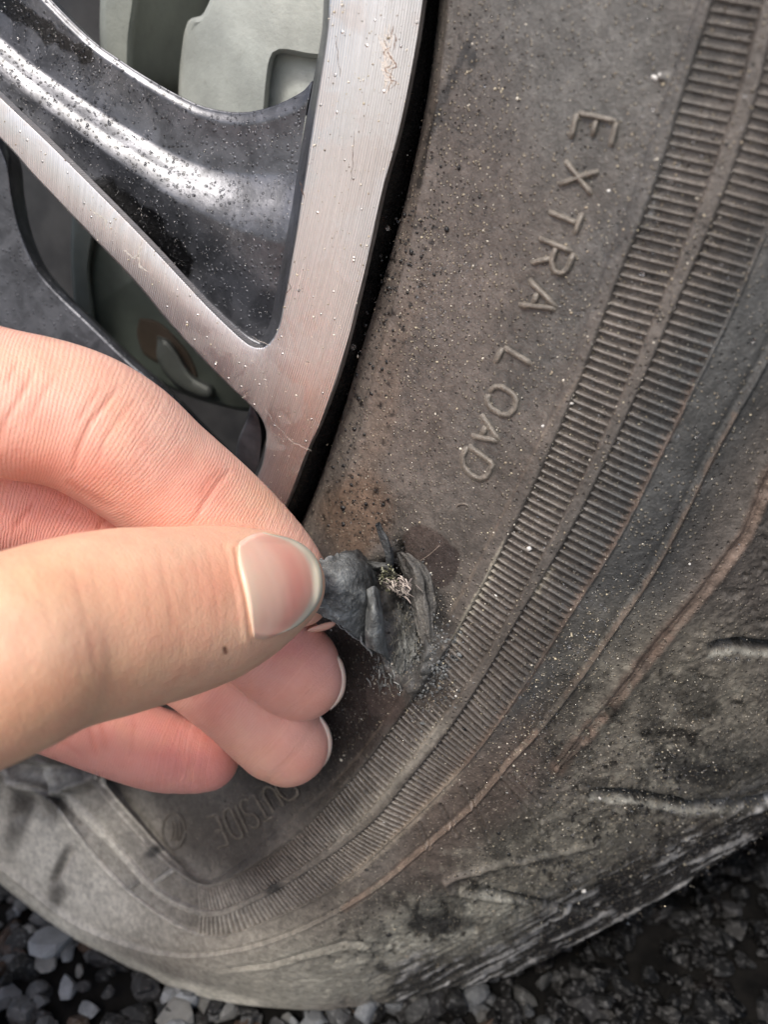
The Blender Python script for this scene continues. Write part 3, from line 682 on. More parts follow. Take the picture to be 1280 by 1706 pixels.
face = plate('machined_face', loop, 3.0, M_METAL, rim, wall=1.4)
M_WALL = M_PAINT
# black lip between the face and the tyre bead
ed = spline([(x, y) for x, y in EDGE], 160); bl = line_at(np.linspace(0, arc[-1], 160))[:, 0, :2]
bd = spline([(748,-130),(742,-60),(737,0),(729,60),(716,150),(703,225),(684,305),(662,385),(640,455),(622,530),(597,622),(568,700),(540,778),(505,868),(462,950),(400,1040),(330,1120),(265,1180),(200,1232),(95,1268),(-60,1285),(-160,1290)], 160)
rows = []
for w_, h_, y_ in ((-.12, 1.5, 0), (0.05, .2, 0), (.25, -.8, 0), (.5, -1.6, 0), (.75, -3.4, 0), (1.05, -7.5, 0)):
    q_ = ed*(1-w_)+bd*w_; rows.append(P(q_[:, 0], q_[:, 1], h_))
mesh_obj('rim_flange', np.stack(rows, 1).reshape(-1, 3), gridF(160, len(rows)), M_BLACK, rim)

def coons(top, bot, left, right, nu, nv):
    t, b, l, r = spline(top, nu), spline(bot, nu), spline(left, nv), spline(right, nv)
    u = np.linspace(0, 1, nu)[:, None, None]; v = np.linspace(0, 1, nv)[None, :, None]
    S = (1-v)*t[:, None]+v*b[:, None]+(1-u)*l[None]+u*r[None]
    return S-((1-u)*(1-v)*t[0]+u*(1-v)*t[-1]+(1-u)*v*b[0]+u*v*b[-1]), u[..., 0], v[..., 0]
# sculpted painted web between the thin spoke and the upper window
top = [(-60,-150),(20,-75),(85,0),(150,64),(200,100),(240,126),(300,160),(345,179),(400,187),(450,178),(500,155),(521,134)]
bot = [(-260,-60),(-120,55),(0,168),(70,232),(155,318),(240,404),(300,468),(350,521),(400,568),(428,584)]
S_, u_, v_ = coons(top, bot, [(-60,-150),(-260,-60)], [(521,134),(508,200),(494,300),(478,410),(462,510),(446,562),(428,584)], 190, 90)
x_, y_ = S_[..., 0], S_[..., 1]
vb = .80-.34*sm(.0, .95, u_); bw = .15-.02*u_
t_ = np.clip((v_-(vb-bw))/(2*bw), 0, 1); prof = -11.5+.8*sm(0, .08, v_)+(1.9+1.3*u_)*(.35*t_+.65*sm(-.1, 1.1, t_))-.6*np.sin(np.pi*np.clip(v_/vb, 0, 1))-.8*sm(vb+bw, 1.1, v_)
prof = prof+(1.6-prof)*sm(.975, 1.0, v_)+.5*(n2(x_, y_, 120, 2)-.5)
hW = prof
wp = P(x_, y_, hW)
back = [P(x_[:, 0], y_[:, 0], hW[:, 0])+np.array([0, k, -k*.45]) for k in (5., 2.5, .8)]
allw = np.concatenate([np.stack(back, 1), wp], 1)
wetm = np.zeros(x_.shape)
for pts, w in (([(172, 322), (200, 345), (236, 378), (266, 408), (290, 438)], 36), ([(0, 0), (60, 40), (140, 90)], 18)):
    d, al = dline(x_, y_, pts); wetm = np.maximum(wetm, 1-sm(w*.7, w*.95, d+26*(n2(x_, y_, 24)-.5)))
wetm[:, :2] = 0
gr = np.clip(.35+.65*sm(420, 120, x_)+0*y_, 0, 1)*(.5+n2(x_, y_, 70))
def ex(a, k=3): return np.concatenate([np.repeat(a[:, :1], k, 1), a], 1)
mesh_obj('painted_web', allw.reshape(-1, 3), gridF(190, 93), M_PAINT, rim, attrs={'wet': ex(wetm), 'grit': ex(gr)})
# inner wall of the ring, beside the web
rt = spline([(553,-60),(549,0),(545,60),(531,150),(515,250),(500,350),(486,435),(472,510),(464,545),(452,568),(438,579)], 80)
rb = spline([(543,-60),(540,0),(536,60),(520,150),(502,250),(486,350),(470,435),(456,510),(450,538),(440,560),(430,576)], 80)
rows = [P(rt[:, 0]*(1-w)+rb[:, 0]*w, rt[:, 1]*(1-w)+rb[:, 1]*w, h_) for w, h_ in ((-.1, 2.7), (.3, 1.5), (.8, -1.5), (1.0, -4.), (1.1, -14.))]
mesh_obj('ring_inner_wall', np.stack(rows, 1).reshape(-1, 3), gridF(80, 5), M_PAINT, rim, attrs={'wet': np.zeros(400), 'grit': np.full(400, .3)})
# narrow raised facet inside the pocket near the ring
# second painted spoke, lower left, behind the machined one
top = [(-120,120),(-20,200),(14,250),(22,310),(34,370),(58,430),(92,474),(150,530),(215,592),(270,640),(330,700),(388,760),(432,800)]
bot = [(-260,520),(-160,560),(-60,620),(40,700),(140,790),(250,900),(330,960),(380,1000)]
S_, u_, v_ = coons(top, bot, [(-120,120),(-260,520)], [(432,800),(380,1000)], 150, 60)
x_, y_ = S_[..., 0], S_[..., 1]
hS = np.interp(v_+0*u_, [0, .05, .4, .7, 1], [-15, -13.4, -12.6, -12.4, -14])+2*(u_-.5)
rows = np.concatenate([np.stack([P(x_[:, 0], y_[:, 0], hS[:, 0])+np.array([-k*.5, k, -k*.4]) for k in (5., 2.5, .8)], 1), P(x_, y_, hS)], 1)
wt = ex(sm(250, 330, x_)*.95)
mesh_obj('painted_spoke', rows.reshape(-1, 3), gridF(150, 63), M_PAINT, rim, attrs={'wet': wt, 'grit': ex(.5+0*x_)})
# facets in the corner of the lower window
plate('corner_facet', [(418,668),(432,700),(436,735),(426,790),(395,770),(396,735),(410,700)], -6.0, M_PAINT, rim, wall=8)
V = P(np.array([365, 414, 408, 386, 375]), np.array([720, 672, 720, 790, 800]), np.array([-13., -12, -12, -13, -13]))
# barrel behind: the tube of the rim running back to the inner side
aa = np.radians(np.linspace(-100, 20, 90)); rows = []
for y_, r_ in ((-.5, 0), (6, -4), (12, -10), (60, -14), (150, -12), (190, -4), (192, 10)):
    rr = ccr-6+r_; rows.append(np.stack([ccx+rr*np.cos(aa), np.full(90, y_), ccz+rr*np.sin(aa)], -1))
mesh_obj('rim_barrel', np.stack(rows, 1).reshape(-1, 3), gridF(90, 7), M_BARREL, rim)

# ------------------------------------------------------------------ brake parts seen through the windows
def block(name, loop, h, mat, col, parent=None, wall=30, bevel=5, drop=1.5, **k):
    o = plate(name, loop, h, mat, parent, bevel=bevel, drop=drop, wall=wall, **k) if parent else None
    me = o.data; a = me.color_attributes.new('col', 'FLOAT_COLOR', 'POINT')
    c4 = np.ones((len(me.vertices), 4), np.float32); c4[:, :3] = col; a.data.foreach_set('color', c4.ravel()); return o
cal = empty('brake_caliper', (-30, 45, 150), label='grey cast brake caliper seen through the upper opening between wheel spokes', cat='brake caliper')
block('caliper_body', [(296,200),(298,130),(303,80),(308,50),(316,32),(335,26),(342,16),(352,-6),(372,-60),(480,-110),(600,-60),(620,40),(620,94),(560,98),(520,98),(472,90),(458,98),(451,140),(446,200),(440,260),(400,260),(310,240)],
      lambda x, y: -26-6*np.clip((430-x)/130, 0, 1)**2, M_CAST, lin(160, 164, 158), cal, bevel=9, drop=4)
block('caliper_recess', [(440,80),(470,70),(500,80),(545,84),(640,80),(640,260),(520,270),(440,270),(425,180),(430,140)], -29.6, M_CAST, lin(178, 182, 176), cal, bevel=7, drop=2.4, wall=5)
block('guide_post', [(170,-80),(236,-80),(232,0),(224,60),(220,130),(200,150),(180,140),(166,60)], -30, M_CAST, lin(138, 142, 134), cal, bevel=12, drop=6)
disc = empty('brake_disc', (-60, 50, 90), label='greenish grey brake disc with a rust patch seen through the lower opening', cat='brake disc')
block('disc_face', [(118,330),(190,380),(260,430),(330,500),(400,590),(430,680),(350,672),(270,640),(200,590),(150,540),(128,460)], -34, M_CAST, lin(96, 104, 96), disc, bevel=8, drop=3, wall=20)
block('disc_hub_edge', [(120,335),(160,360),(150,450),(160,560),(130,540),(118,440)], -31, M_CAST, lin(110, 116, 110), disc, bevel=6, drop=3, wall=10)
block('rust_patch', [(232,530),(262,536),(290,560),(318,596),(330,640),(300,636),(270,610),(240,590),(228,556)], -33.4, M_CAST, lin(78, 68, 57), disc, bevel=6, drop=.5, wall=2)
block('clip_end', [(262,560),(285,572),(320,625),(352,645),(352,664),(330,662),(290,640),(262,600)], -30, M_CAST, lin(92, 96, 92), disc, bevel=8, drop=3, wall=4)
sh = empty('backing_plate', (-60, 90, 120), label='dark splash shield deep behind the wheel spokes', cat='splash shield')
p4 = P(np.array([-500, 760, 760, -500]), np.array([-420, -420, 1000, 1000]), -95)
gx, gy = np.meshgrid(np.linspace(-500, 640, 24), np.linspace(-420, 1100, 24), indexing='ij')
mesh_obj('plate_face', P(gx, gy, -95+6*np.sin(gx/80.)).reshape(-1, 3), gridF(24, 24), M_BARREL, sh)

# ================================================================== THE HAND
def polyfinger(rows):
    """rows: px, py, radius px, depth mm -> camera-space spheres in mm"""
    s = spline(rows, max(8, len(rows)*5)); px, py, r, d = s.T
    return np.stack([(px-640)/F*d, (853-py)/F*d, -d, r*d/F], -1)
FING = {
 'thumb': [(-330,1180,215,82),(-150,1140,190,80),(0,1096,170,82),(95,1060,160,87),(200,1034,154,93),(300,1017,141,99),(370,1000,124,103),(420,985,104,106),(458,976,82,108.5),(478,972,63,110)],
 'index': [(-480,700,170,104),(-300,640,150,98),(-150,642,130,98),(0,672,124,101),(110,694,120,104),(190,733,117,107),(262,790,109,111),(332,846,103,114.5),(400,902,96,118),(450,945,84,120),(488,980,66,122),(500,992,52,122)],
 'middle': [(-480,820,165,112),(-250,800,140,110),(-60,825,120,113),(80,850,104,116),(180,900,98,119),(280,960,92,123),(370,1020,86,126),(430,1065,82,127),(470,1098,81,128),(494,1120,77,128),(503,1130,70,128)],
 'ring': [(-480,950,155,120),(-250,940,125,122),(-60,950,104,125),(100,985,92,128),(230,1050,82,130),(330,1110,77,132),(400,1165,76,133),(445,1208,76,133.5),(472,1231,76,133.5),(480,1238,70,133.5)],
 'pinky': [(-460,1080,130,124),(-250,1090,105,128),(-80,1120,84,132),(40,1165,72,134),(130,1202,68,136),(200,1228,67,137),(270,1251,66,137.5),(320,1260,60,138),(345,1264,53,138)]}
# palm, wrist and forearm in place coordinates (x, y, z, radius, mm): the arm comes from beside the camera
PALM = [[(-112,-46,138,11),(-126,-56,136,14),(-150,-90,122,18),(-152,-125,108,22)], [(-124,-48,118,11),(-136,-60,117,13),(-152,-90,112,17),(-152,-125,104,22)],
        [(-128,-46,99,10),(-140,-58,99,12),(-155,-90,100,16),(-152,-125,104,22)], [(-80,-68,118,12),(-95,-80,116,14),(-120,-98,112,17),(-148,-122,107,21)],
        [(-152,-125,106,23),(-146,-180,96,26),(-138,-260,78,32),(-122,-420,40,38)]]
def wchain(rows):
    s_ = spline([tuple((np.array(r_[:3])-CP)@MX)+(r_[3],) for r_ in rows], len(rows)*5); return s_
def sdf_chain(X, sph):
    """distance to a chain of tapered capsules, and the length along it"""
    X = np.asarray(X, np.float32); a = sph[:-1].astype(np.float32); d = (sph[1:]-sph[:-1]).astype(np.float32)
    L2 = (d[:, :3]**2).sum(1); l = np.sqrt(L2); acc = np.r_[0, np.cumsum(l)[:-1]].astype(np.float32)
    o = sph[:, :3].mean(0).astype(np.float32); best = np.empty(len(X), np.float32); al = np.empty(len(X), np.float32)
    ao = a[:, :3]-o; ad = (ao*d[:, :3]).sum(1)
    for i in range(0, len(X), 40000):
        x = X[i:i+40000]-o; xd = x@d[:, :3].T-ad; t = np.clip(xd/L2, 0, 1)
        q = (x*x).sum(1)[:, None]-2*(x@ao.T)+(ao*ao).sum(1)-2*t*xd+t*t*L2
        v = np.sqrt(np.maximum(q, 0))-(a[:, 3]+d[:, 3]*t); k = v.argmin(1); j = np.arange(len(x))
        best[i:i+40000] = v[j, k]; al[i:i+40000] = acc[k]+t[j, k]*l[k]
    return best, al
def smin(a, b, k):
    h = np.clip(.5+.5*(b-a)/k, 0, 1); return b*(1-h)+a*h-k*h*(1-h)
def surface_nets(Fv, org, st):
    nx, ny, nz = Fv.shape; ins = Fv < 0
    c = [Fv[i:nx-1+i, j:ny-1+j, k:nz-1+k] for i in (0, 1) for j in (0, 1) for k in (0, 1)]
    neg = sum((q_ < 0).astype(np.int8) for q_ in c); act = (neg > 0) & (neg < 8)
    I = np.argwhere(act); idx = np.full(act.shape, -1, np.int64); idx[act] = np.arange(len(I))
    acc = np.zeros((len(I), 3)); cn = np.zeros(len(I)); x, y, z = I.T
    cor = [(i, j, k) for i in (0, 1) for j in (0, 1) for k in (0, 1)]
    for a in range(8):
        for b in range(a+1, 8):
            if sum(abs(p_-q_) for p_, q_ in zip(cor[a], cor[b])) != 1: continue
            fa_ = Fv[x+cor[a][0], y+cor[a][1], z+cor[a][2]]; fb = Fv[x+cor[b][0], y+cor[b][1], z+cor[b][2]]
            m = (fa_ < 0) != (fb < 0); t = np.where(m, fa_/(fa_-fb+1e-12), 0)[:, None]
            p_ = np.array(cor[a])*(1-t)+np.array(cor[b])*t; acc += np.where(m[:, None], p_, 0); cn += m
    V = org+st*(I+acc/cn[:, None]); Q = []
    for ax in range(3):
        sl = [slice(0, None)]*3; sa = list(sl); sb = list(sl); sa[ax] = slice(0, -1); sb[ax] = slice(1, None)
        A, B = ins[tuple(sa)], ins[tuple(sb)]; ch = np.argwhere(A != B); u, v = [(1, 2), (2, 0), (0, 1)][ax]
        ch = ch[(ch[:, u] > 0) & (ch[:, v] > 0) & (ch[:, u] < act.shape[u]) & (ch[:, v] < act.shape[v])]
        e = np.eye(3, dtype=int); g = lambda o_: idx[tuple((ch-o_).T)]
        q4 = np.stack([g(e[u]+e[v]), g(e[v]), g(0*e[u]), g(e[u])], -1)
        flip = ~A[tuple(ch.T)]; q4[flip] = q4[flip][:, ::-1]; Q.append(q4)
    Q = np.vstack(Q); return V, Q[(Q >= 0).all(1)]
def hand_sdf(X):
    out = {}; near = {}
    for k, rows in FING.items(): out[k], near[k] = sdf_chain(X, CH_[k])
    f = smin(out['index'], out['middle'], .5); f = smin(f, out['ring'], .5); f = smin(f, out['pinky'], .5)
    pl = None
    for s in PL_:
        v, _ = sdf_chain(X, s); pl = v if pl is None else smin(pl, v, 14)
    f = smin(f, out['thumb'], .6)
    f = smin(f, pl, 8)
    return f, out, near
CH_ = {k: polyfinger(v) for k, v in FING.items()}; PL_ = [wchain(v) for v in PALM]
# pad of the thumb is flattened under the nail; pads of the fingers swell slightly
def build_hand():
    # fine part (in frame) and coarse part (arm out of frame) in one grid: stretch the left part
    lo = np.array([-58., -47., -150.]); hi = np.array([0., 30., -66.]); st = .55
    n = np.ceil((hi-lo)/st).astype(int)+1
    ax = [lo[i]+st*np.arange(n[i]) for i in range(3)]
    xl = [ax[0][0]]; s = st
    while xl[-1] > -330: s = min(s*1.12, 5.); xl.append(xl[-1]-s)
    X0 = np.r_[np.array(xl[:0:-1]), ax[0]]
    def wid(a, l, h):
        lowp = [a[0]]; s = st
        while lowp[-1] > l: s = min(s*1.15, 6.); lowp.append(lowp[-1]-s)
        hp = [a[-1]]; s = st
        while hp[-1] < h: s = min(s*1.15, 6.); hp.append(hp[-1]+s)
        return np.r_[np.array(lowp[:0:-1]), a, np.array(hp[1:])]
    X1 = wid(ax[1], -290, 60); X2 = wid(ax[2], -230, 215)
    Fv = np.empty((len(X0), len(X1), len(X2)), np.float32)
    YY, ZZ = np.meshgrid(X1, X2, indexing='ij')
    fine_l = lo[0]
    for i0 in range(0, len(X0), 12):
        xs = X0[i0:i0+12]
        Q = np.stack([np.broadcast_to(xs[:, None, None], (len(xs),)+YY.shape), np.broadcast_to(YY, (len(xs),)+YY.shape), np.broadcast_to(ZZ, (len(xs),)+YY.shape)], -1).reshape(-1, 3).astype(np.float32)
        # cheap bound: evaluate chains only near them
        r = np.full(len(Q), 30., np.float32)
        # coarse test against sphere centres
        cs = np.vstack([c[::2] for c in CH_.values()]+[c[::2] for c in PL_]).astype(np.float32)
        mk = np.zeros(len(Q), bool); QQ = (Q*Q).sum(1); mg = 4. if xs[0] > fine_l else 8.
        for c in cs:
            if c[0]-c[3]-mg > xs[-1] or c[0]+c[3]+mg < xs[0]: continue
            mk |= (QQ-2*(Q@c[:3])+c[:3]@c[:3] < (c[3]+mg)**2)
        if mk.any(): r[mk] = hand_sdf(Q[mk])[0]
        Fv[i0:i0+12] = r.reshape(len(xs), *YY.shape)
    V, Q = surface_nets(Fv, np.zeros(3), 1.)
    def mp(c, a): i = np.clip(c.astype(int), 0, len(a)-2); return a[i]+(a[i+1]-a[i])*(c-i)
    V = np.stack([mp(V[:, 0], X0), mp(V[:, 1], X1), mp(V[:, 2], X2)], -1)
    return V, Q
HV, HQ = build_hand()
# drop far pieces that are not attached (safety), smooth, then split each face in four
def smooth_mesh(V, Q, it, lam=.5):
    e = np.vstack([Q[:, [0, 1]], Q[:, [1, 2]], Q[:, [2, 3]], Q[:, [3, 0]]]); e = np.vstack([e, e[:, ::-1]])
    for k in range(it):
        s = np.stack([np.bincount(e[:, 0], V[e[:, 1], c], len(V)) for c in range(3)], -1); n = np.bincount(e[:, 0], minlength=len(V))[:, None]
        V = V+lam*(s/np.maximum(n, 1)-V)*(1 if k % 2 == 0 else -1.04)
    return V
HV = smooth_mesh(HV, HQ, 8)
def subdivide(V, Q, mask):
    """split masked quads in 4; neighbours are left (tiny T-joints hidden outside the frame)"""
    S = Q[mask]; R = Q[~mask]
    e = np.sort(np.vstack([S[:, [0, 1]], S[:, [1, 2]], S[:, [2, 3]], S[:, [3, 0]]]), 1)
    ue, inv = np.unique(e, axis=0, return_inverse=True); inv = inv.reshape(4, -1)+len(V)
    mid = V[ue].mean(1); cen = V[S].mean(1); ci = len(V)+len(ue)+np.arange(len(S))
    nv = np.vstack([V, mid, cen]); a, b, c, d = S.T; ab, bc, cd, da = inv
    nq = np.vstack([np.stack(t, -1) for t in ((a, ab, ci, da), (ab, b, bc, ci), (ci, bc, c, cd), (da, ci, cd, d))])
    return nv, np.vstack([nq, R])
cx_, cy_ = (HV[:, 0]/-HV[:, 2]*F+640), (853-HV[:, 1]/-HV[:, 2]*F)
infr = ((cx_ > -40) & (cx_ < 640))[HQ].all(1)
HV, HQ = subdivide(HV, HQ, infr); HV = smooth_mesh(HV, HQ, 4)
_, O_, A_ = hand_sdf(HV.astype(np.float32))
names = list(FING); near = np.argmin(np.stack([O_[k] for k in names]), 0); fa = np.stack([A_[k] for k in names])[near, np.arange(len(HV))]
hn = np.zeros_like(HV); fn = np.cross(HV[HQ[:, 1]]-HV[HQ[:, 0]], HV[HQ[:, 2]]-HV[HQ[:, 0]])
for k in range(4):
    for c in range(3): hn[:, c] += np.bincount(HQ[:, k], fn[:, c], len(HV))
hn /= np.linalg.norm(hn, axis=1, keepdims=True)+1e-12
_e = np.vstack([HQ[:, [0, 1]], HQ[:, [1, 2]], HQ[:, [2, 3]], HQ[:, [3, 0]]]); _n = np.maximum(np.bincount(_e[:, 0], minlength=len(HV)), 1)
for _ in range(14): fa = .4*fa+.6*np.bincount(_e[:, 0], fa[_e[:, 1]], len(HV))/_n
hx, hy, hd = HV[:, 0]/-HV[:, 2]*F+640, 853-HV[:, 1]/-HV[:, 2]*F, -HV[:, 2]
# outward test on the thumb: the vertex nearest the camera must have a normal toward it
iv = np.argmin(np.where((near == 0) & (abs(hx-200) < 30), hd, 1e9))
if hn[iv, 2] < 0: hn = -hn; HQ = HQ[:, ::-1]
front = sm(-.05, .25, (hn*(-HV/np.linalg.norm(HV, axis=1, keepdims=True))).sum(1))
on = {k: (near == i).astype(float) for i, k in enumerate(names)}
D = np.zeros(len(HV)); red = np.zeros(len(HV))
def crease(f, pts, w, k, r=.35):
    global D, red
    d, al = dline(hx, hy, pts); t = np.sqrt(np.clip(np.minimum(al*4, (1-al)*4), 0, 1)); g = np.exp(-(d/w)**2)*t*on[f]*front
    k *= .55; r *= .6
    D -= k*g; red += r*g+.25*r*np.exp(-(d/(w*4))**2)*t*on[f]*front
for pts, w, k in (([(203,640),(180,668),(150,705),(132,745),(122,790)], 5, .34), ([(170,640),(150,670),(120,715)], 4, .15), ([(225,665),(205,690),(175,730),(160,780)], 5, .16),
                  ([(385,782),(362,806),(340,838),(322,872)], 5, .30), ([(372,780),(350,800),(330,830)], 4, .12), ([(62,610),(40,650),(10,700),(-10,760)], 5, .22), ([(95,620),(70,660),(40,715)], 5, .12),
                  ([(110,800),(140,822),(190,850)], 6, .3), ([(30,600),(10,640)], 4, .1)):
    crease('index', pts, w, k)
for pts, w, k in (([(262,905),(272,950),(284,1010),(290,1070)], 5, .16), ([(300,935),(312,980),(318,1040)], 4, .12), ([(340,900),(352,940),(362,1000),(366,1060)], 4, .13), ([(365,895),(380,930),(392,990),(398,1045)], 4, .13),
                  ([(236,925),(246,980),(252,1050)], 5, .10), ([(115,920),(130,985),(150,1060),(165,1130)], 5, .14), ([(140,910),(155,960),(172,1030)], 4, .08), ([(60,930),(70,990),(90,1060)], 5, .10),
                  ([(20,1090),(80,1110),(150,1150)], 5, .08), ([(190,940),(200,1010),(214,1090)], 5, .08), ([(320,915),(330,960),(338,1010)], 3.5, .1), ([(285,1000),(300,1050),(310,1100)], 4, .1)):
    crease('thumb', pts, w*1.1, k*.5, .12)
for pts, w, k in (([(146,1186),(150,1215),(160,1262)], 5, .28), ([(168,1190),(170,1215),(178,1255)], 5, .2), ([(222,1190),(224,1215),(216,1262)], 4, .12), ([(70,1225),(110,1240),(140,1262)], 4, .08)):
    crease('pinky', pts, w, k)
crease('middle', [(60,838),(40,860),(20,885)], 5, .25); crease('middle', [(190,850),(170,870),(160,890)], 5, .25)
crease('ring', [(318,1168),(345,1150),(372,1128)], 5, .2); crease('middle', [(405,1112),(440,1092),(470,1072)], 5, .12)
D += .35*(fbm(HV, 9, 3)-.5)*(near >= 0)+.07*(fbm(HV*np.array([1., .35, 1.]), 1.6, 3)-.5)*on['thumb']*front
# nail seat: the skin folds round the thumb nail
NB = [(392,915),(398,950),(410,1000),(416,1062)]
d, al = dline(hx, hy, NB); D += on['thumb']*front*(.16*np.exp(-((d-7)/6)**2)*(hx < 408+.06*(hy-915)) - .08*np.exp(-(d/3.)**2))
HV2 = HV+hn*D[:, None]
# skin colour: warm tan thumb, pink finger pads
base = {'thumb': (232, 188, 158), 'index': (238, 190, 170), 'middle': (236, 178, 164), 'ring': (238, 184, 166), 'pinky': (234, 170, 158)}
sc_ = np.zeros((len(HV), 3))
wts = np.stack([np.exp(-np.clip(O_[k]-np.minimum.reduce(list(O_.values())), 0, 9)/.6) for k in names]); wts /= wts.sum(0)
for i, k in enumerate(names): sc_ += wts[i][:, None]*lin(*base[k])
def tint(x, y, rx, ry, ang, col, k, f=None):
    global sc_
    a = math.radians(ang); dx, dy = hx-x, hy-y; u = (dx*math.cos(a)+dy*math.sin(a))/rx; v = (-dx*math.sin(a)+dy*math.cos(a))/ry
    w = np.exp(-(u*u+v*v))*k*.95*(on[f] if f else 1)*front; sc_ = sc_*(1-w[:, None])+lin(*col)*w[:, None]
tint(90, 780, 150, 50, 10, (214, 128, 112), .55, 'index'); tint(330, 810, 60, 60, 40, (222, 136, 118), .5, 'index'); tint(60, 600, 160, 50, 10, (240, 184, 154), .6, 'index')
tint(430, 830, 50, 80, 45, (244, 190, 158), .6, 'index'); tint(200, 680, 60, 50, 40, (238, 176, 150), .5, 'index')
tint(60, 960, 130, 60, 0, (236, 190, 148), .7, 'thumb'); tint(200, 1010, 90, 60, 0, (230, 172, 136), .5, 'thumb'); tint(300, 1000, 60, 80, 10, (222, 150, 118), .4, 'thumb')
tint(120, 1150, 200, 60, -15, (222, 168, 128), .7, 'thumb'); tint(380, 960, 40, 80, 10, (216, 140, 110), .5, 'thumb'); tint(20, 1200, 90, 60, -15, (214, 164, 128), .6, 'thumb')
tint(480, 1090, 60, 40, 20, (216, 126, 116), .55, 'middle'); tint(510, 1160, 50, 40, 20, (232, 168, 146), .7, 'middle'); tint(350, 1180, 50, 50, 45, (216, 128, 118), .5, 'ring')
tint(480, 1260, 60, 40, 20, (232, 162, 140), .6, 'ring'); tint(310, 1270, 90, 40, 15, (216, 122, 114), .6, 'pinky'); tint(120, 1210, 70, 40, 20, (206, 138, 118), .5, 'pinky'); tint(100, 860, 200, 60, 0, (214, 140, 124), .5, 'middle')
dn, _ = dline(hx, hy, [(374, 1080), (375.5, 1086)]); w = (1-sm(2, 5.5, dn))*on['thumb']*front; sc_ = sc_*(1-.85*w[:, None])+lin(92, 52, 40)*.85*w[:, None]
w = np.clip(red, 0, .6)[:, None]; sc_ = sc_*(1-w)+lin(198, 104, 84)*w
sc_ *= (.94+.12*fbm(HV, 4, 3))[:, None]
prints = np.select([near == 0, near == 1], [.18, .75], 1.)*np.clip(front+.2, 0, 1)
hand_w = HV2 @ MX.T + CP
hand = mesh_obj('hand', hand_w, HQ, M_SKIN, None, col=sc_, attrs={'fa': fa, 'prints': prints},
                label='bare hand pinching the torn rubber flap between thumb and forefinger', cat='hand')
print('hand', len(HV), len(HQ))
def hand_depth(px, py, finger=0):
    """first hit of rays with the hand, by marching its distance field"""
    px, py = np.asarray(px, float).ravel(), np.asarray(py, float).ravel()
    r = np.stack([(px-640)/F, (853-py)/F, -np.ones_like(px)], -1); d = np.full(len(px), 70.)
    for _ in range(70):
        v, _a = sdf_chain((r*d[:, None]).astype(np.float32), CH_[names[finger]]); d = np.minimum(d+np.maximum(v, -.4)*.85, 140)
    return d
# thumb nail: a smooth plate over the fingertip
NU, NV = 34, 30
le = spline([(396,905),(395,935),(401,965),(409,1000),(415,1032),(421,1062)], NV); ri = spline([(440,887),(492,900),(524,925),(537,962),(532,1002),(500,1040),(462,1058)], NV)
u = np.linspace(0, 1, NU)[:, None, None]; q_ = le[None]*(1-u)+ri[None]*u
q_[..., 1] += (-6*np.sin(np.pi*u[..., 0])*(1-np.linspace(-.3, 2.3, NV)[None]))*.6
X, Y = q_[..., 0], q_[..., 1]
dm = hand_depth(np.clip(X, 0, 522), np.clip(Y, 905, 1045)).reshape(X.shape)
A = np.stack([np.ones(X.size), X.ravel(), Y.ravel(), X.ravel()**2/500, Y.ravel()**2/500, X.ravel()*Y.ravel()/500], -1)
okk = dm.ravel() < 125
cf = np.linalg.lstsq(A[okk], dm.ravel()[okk], rcond=None)[0]; dq = (A@cf).reshape(X.shape)
dN = .6*dq+.4*np.minimum(dm, dq+1.0)-.55+.5*(u[..., 0] < .02)
rim_e = np.maximum(sm(.93, 1., np.abs(np.linspace(-1, 1, NV)))[None]*1.0+0*u[..., 0], sm(.975, 1, u[..., 0])*1.0+0*X)
dN = dN+rim_e*.7+.5*(1-sm(0, .06, u[..., 0]))
nc = np.empty(X.shape+(3,)); nc[:] = lin(226, 178, 158)
def nmix(w, c): 
    global nc
    w = np.clip(w, 0, 1)[..., None]; nc = nc*(1-w)+lin(*c)*w
vv = np.linspace(0, 1, NV)[None]+0*X; uu = u[..., 0]+0*X
nmix(1-sm(.05, .35, uu+.25*(vv-.5)**2*2), (228, 200, 176)); nmix(np.exp(-((uu-.66)/.17)**2-((vv-.55)/.4)**2)*.7, (220, 136, 124)); nmix(np.exp(-((uu-.40)/.2)**2)*.4, (230, 196, 176))
edge = np.maximum(uu, np.where(vv < .5, 1-vv*5.5, 0)*(uu > .5)); nmix(sm(.84, .91, uu+.05*(vv-.5)), (216, 205, 184)); nmix(sm(.95, .99, uu), (190, 187, 170))
mesh_obj('nail', Pd(X, Y, dN).reshape(-1, 3), gridF(NU, NV), M_NAIL, hand, col=nc.reshape(-1, 3), label='broad thumb nail with a pale free edge')
# edge-on nails of the other fingers
def side_nail(pts, d0, wd, col):
    s = spline(pts, 22); c0 = s.mean(0); tg = np.gradient(s, axis=0); nm = np.stack([tg[:, 1], -tg[:, 0]], -1); nm /= np.linalg.norm(nm, axis=1, keepdims=True)
    if ((s-c0+[60, 0])*nm).sum() < 0: nm = -nm
    tap = np.sin(np.linspace(.12, math.pi-.12, 22))**.6; rows = []
    for o_, dz in ((-9, -.9), (-3, -1.1), (wd*.6, -.6), (wd, .4), (wd*.8, 3.), (-8, 6.5)):
        q = s+nm*(o_*tap)[:, None]; rows.append(Pd(q[:, 0], q[:, 1], d0+dz))
    c = np.empty((22, 6, 3)); c[:] = lin(*col)
    mesh_obj('nail', np.stack(rows, 1).reshape(-1, 3), gridF(22, 6), M_NAIL, hand, col=c.reshape(-1, 3), label='pale nail seen edge on at a fingertip')
side_nail([(552,1080),(566,1100),(572,1119),(573,1137),(570,1155),(561,1171),(551,1182)], 127.6, 3.6, (222, 196, 180))
side_nail([(534,1193),(545,1212),(550,1232),(549,1252),(542,1270),(534,1281)], 133.1, 3.6, (222, 196, 180))
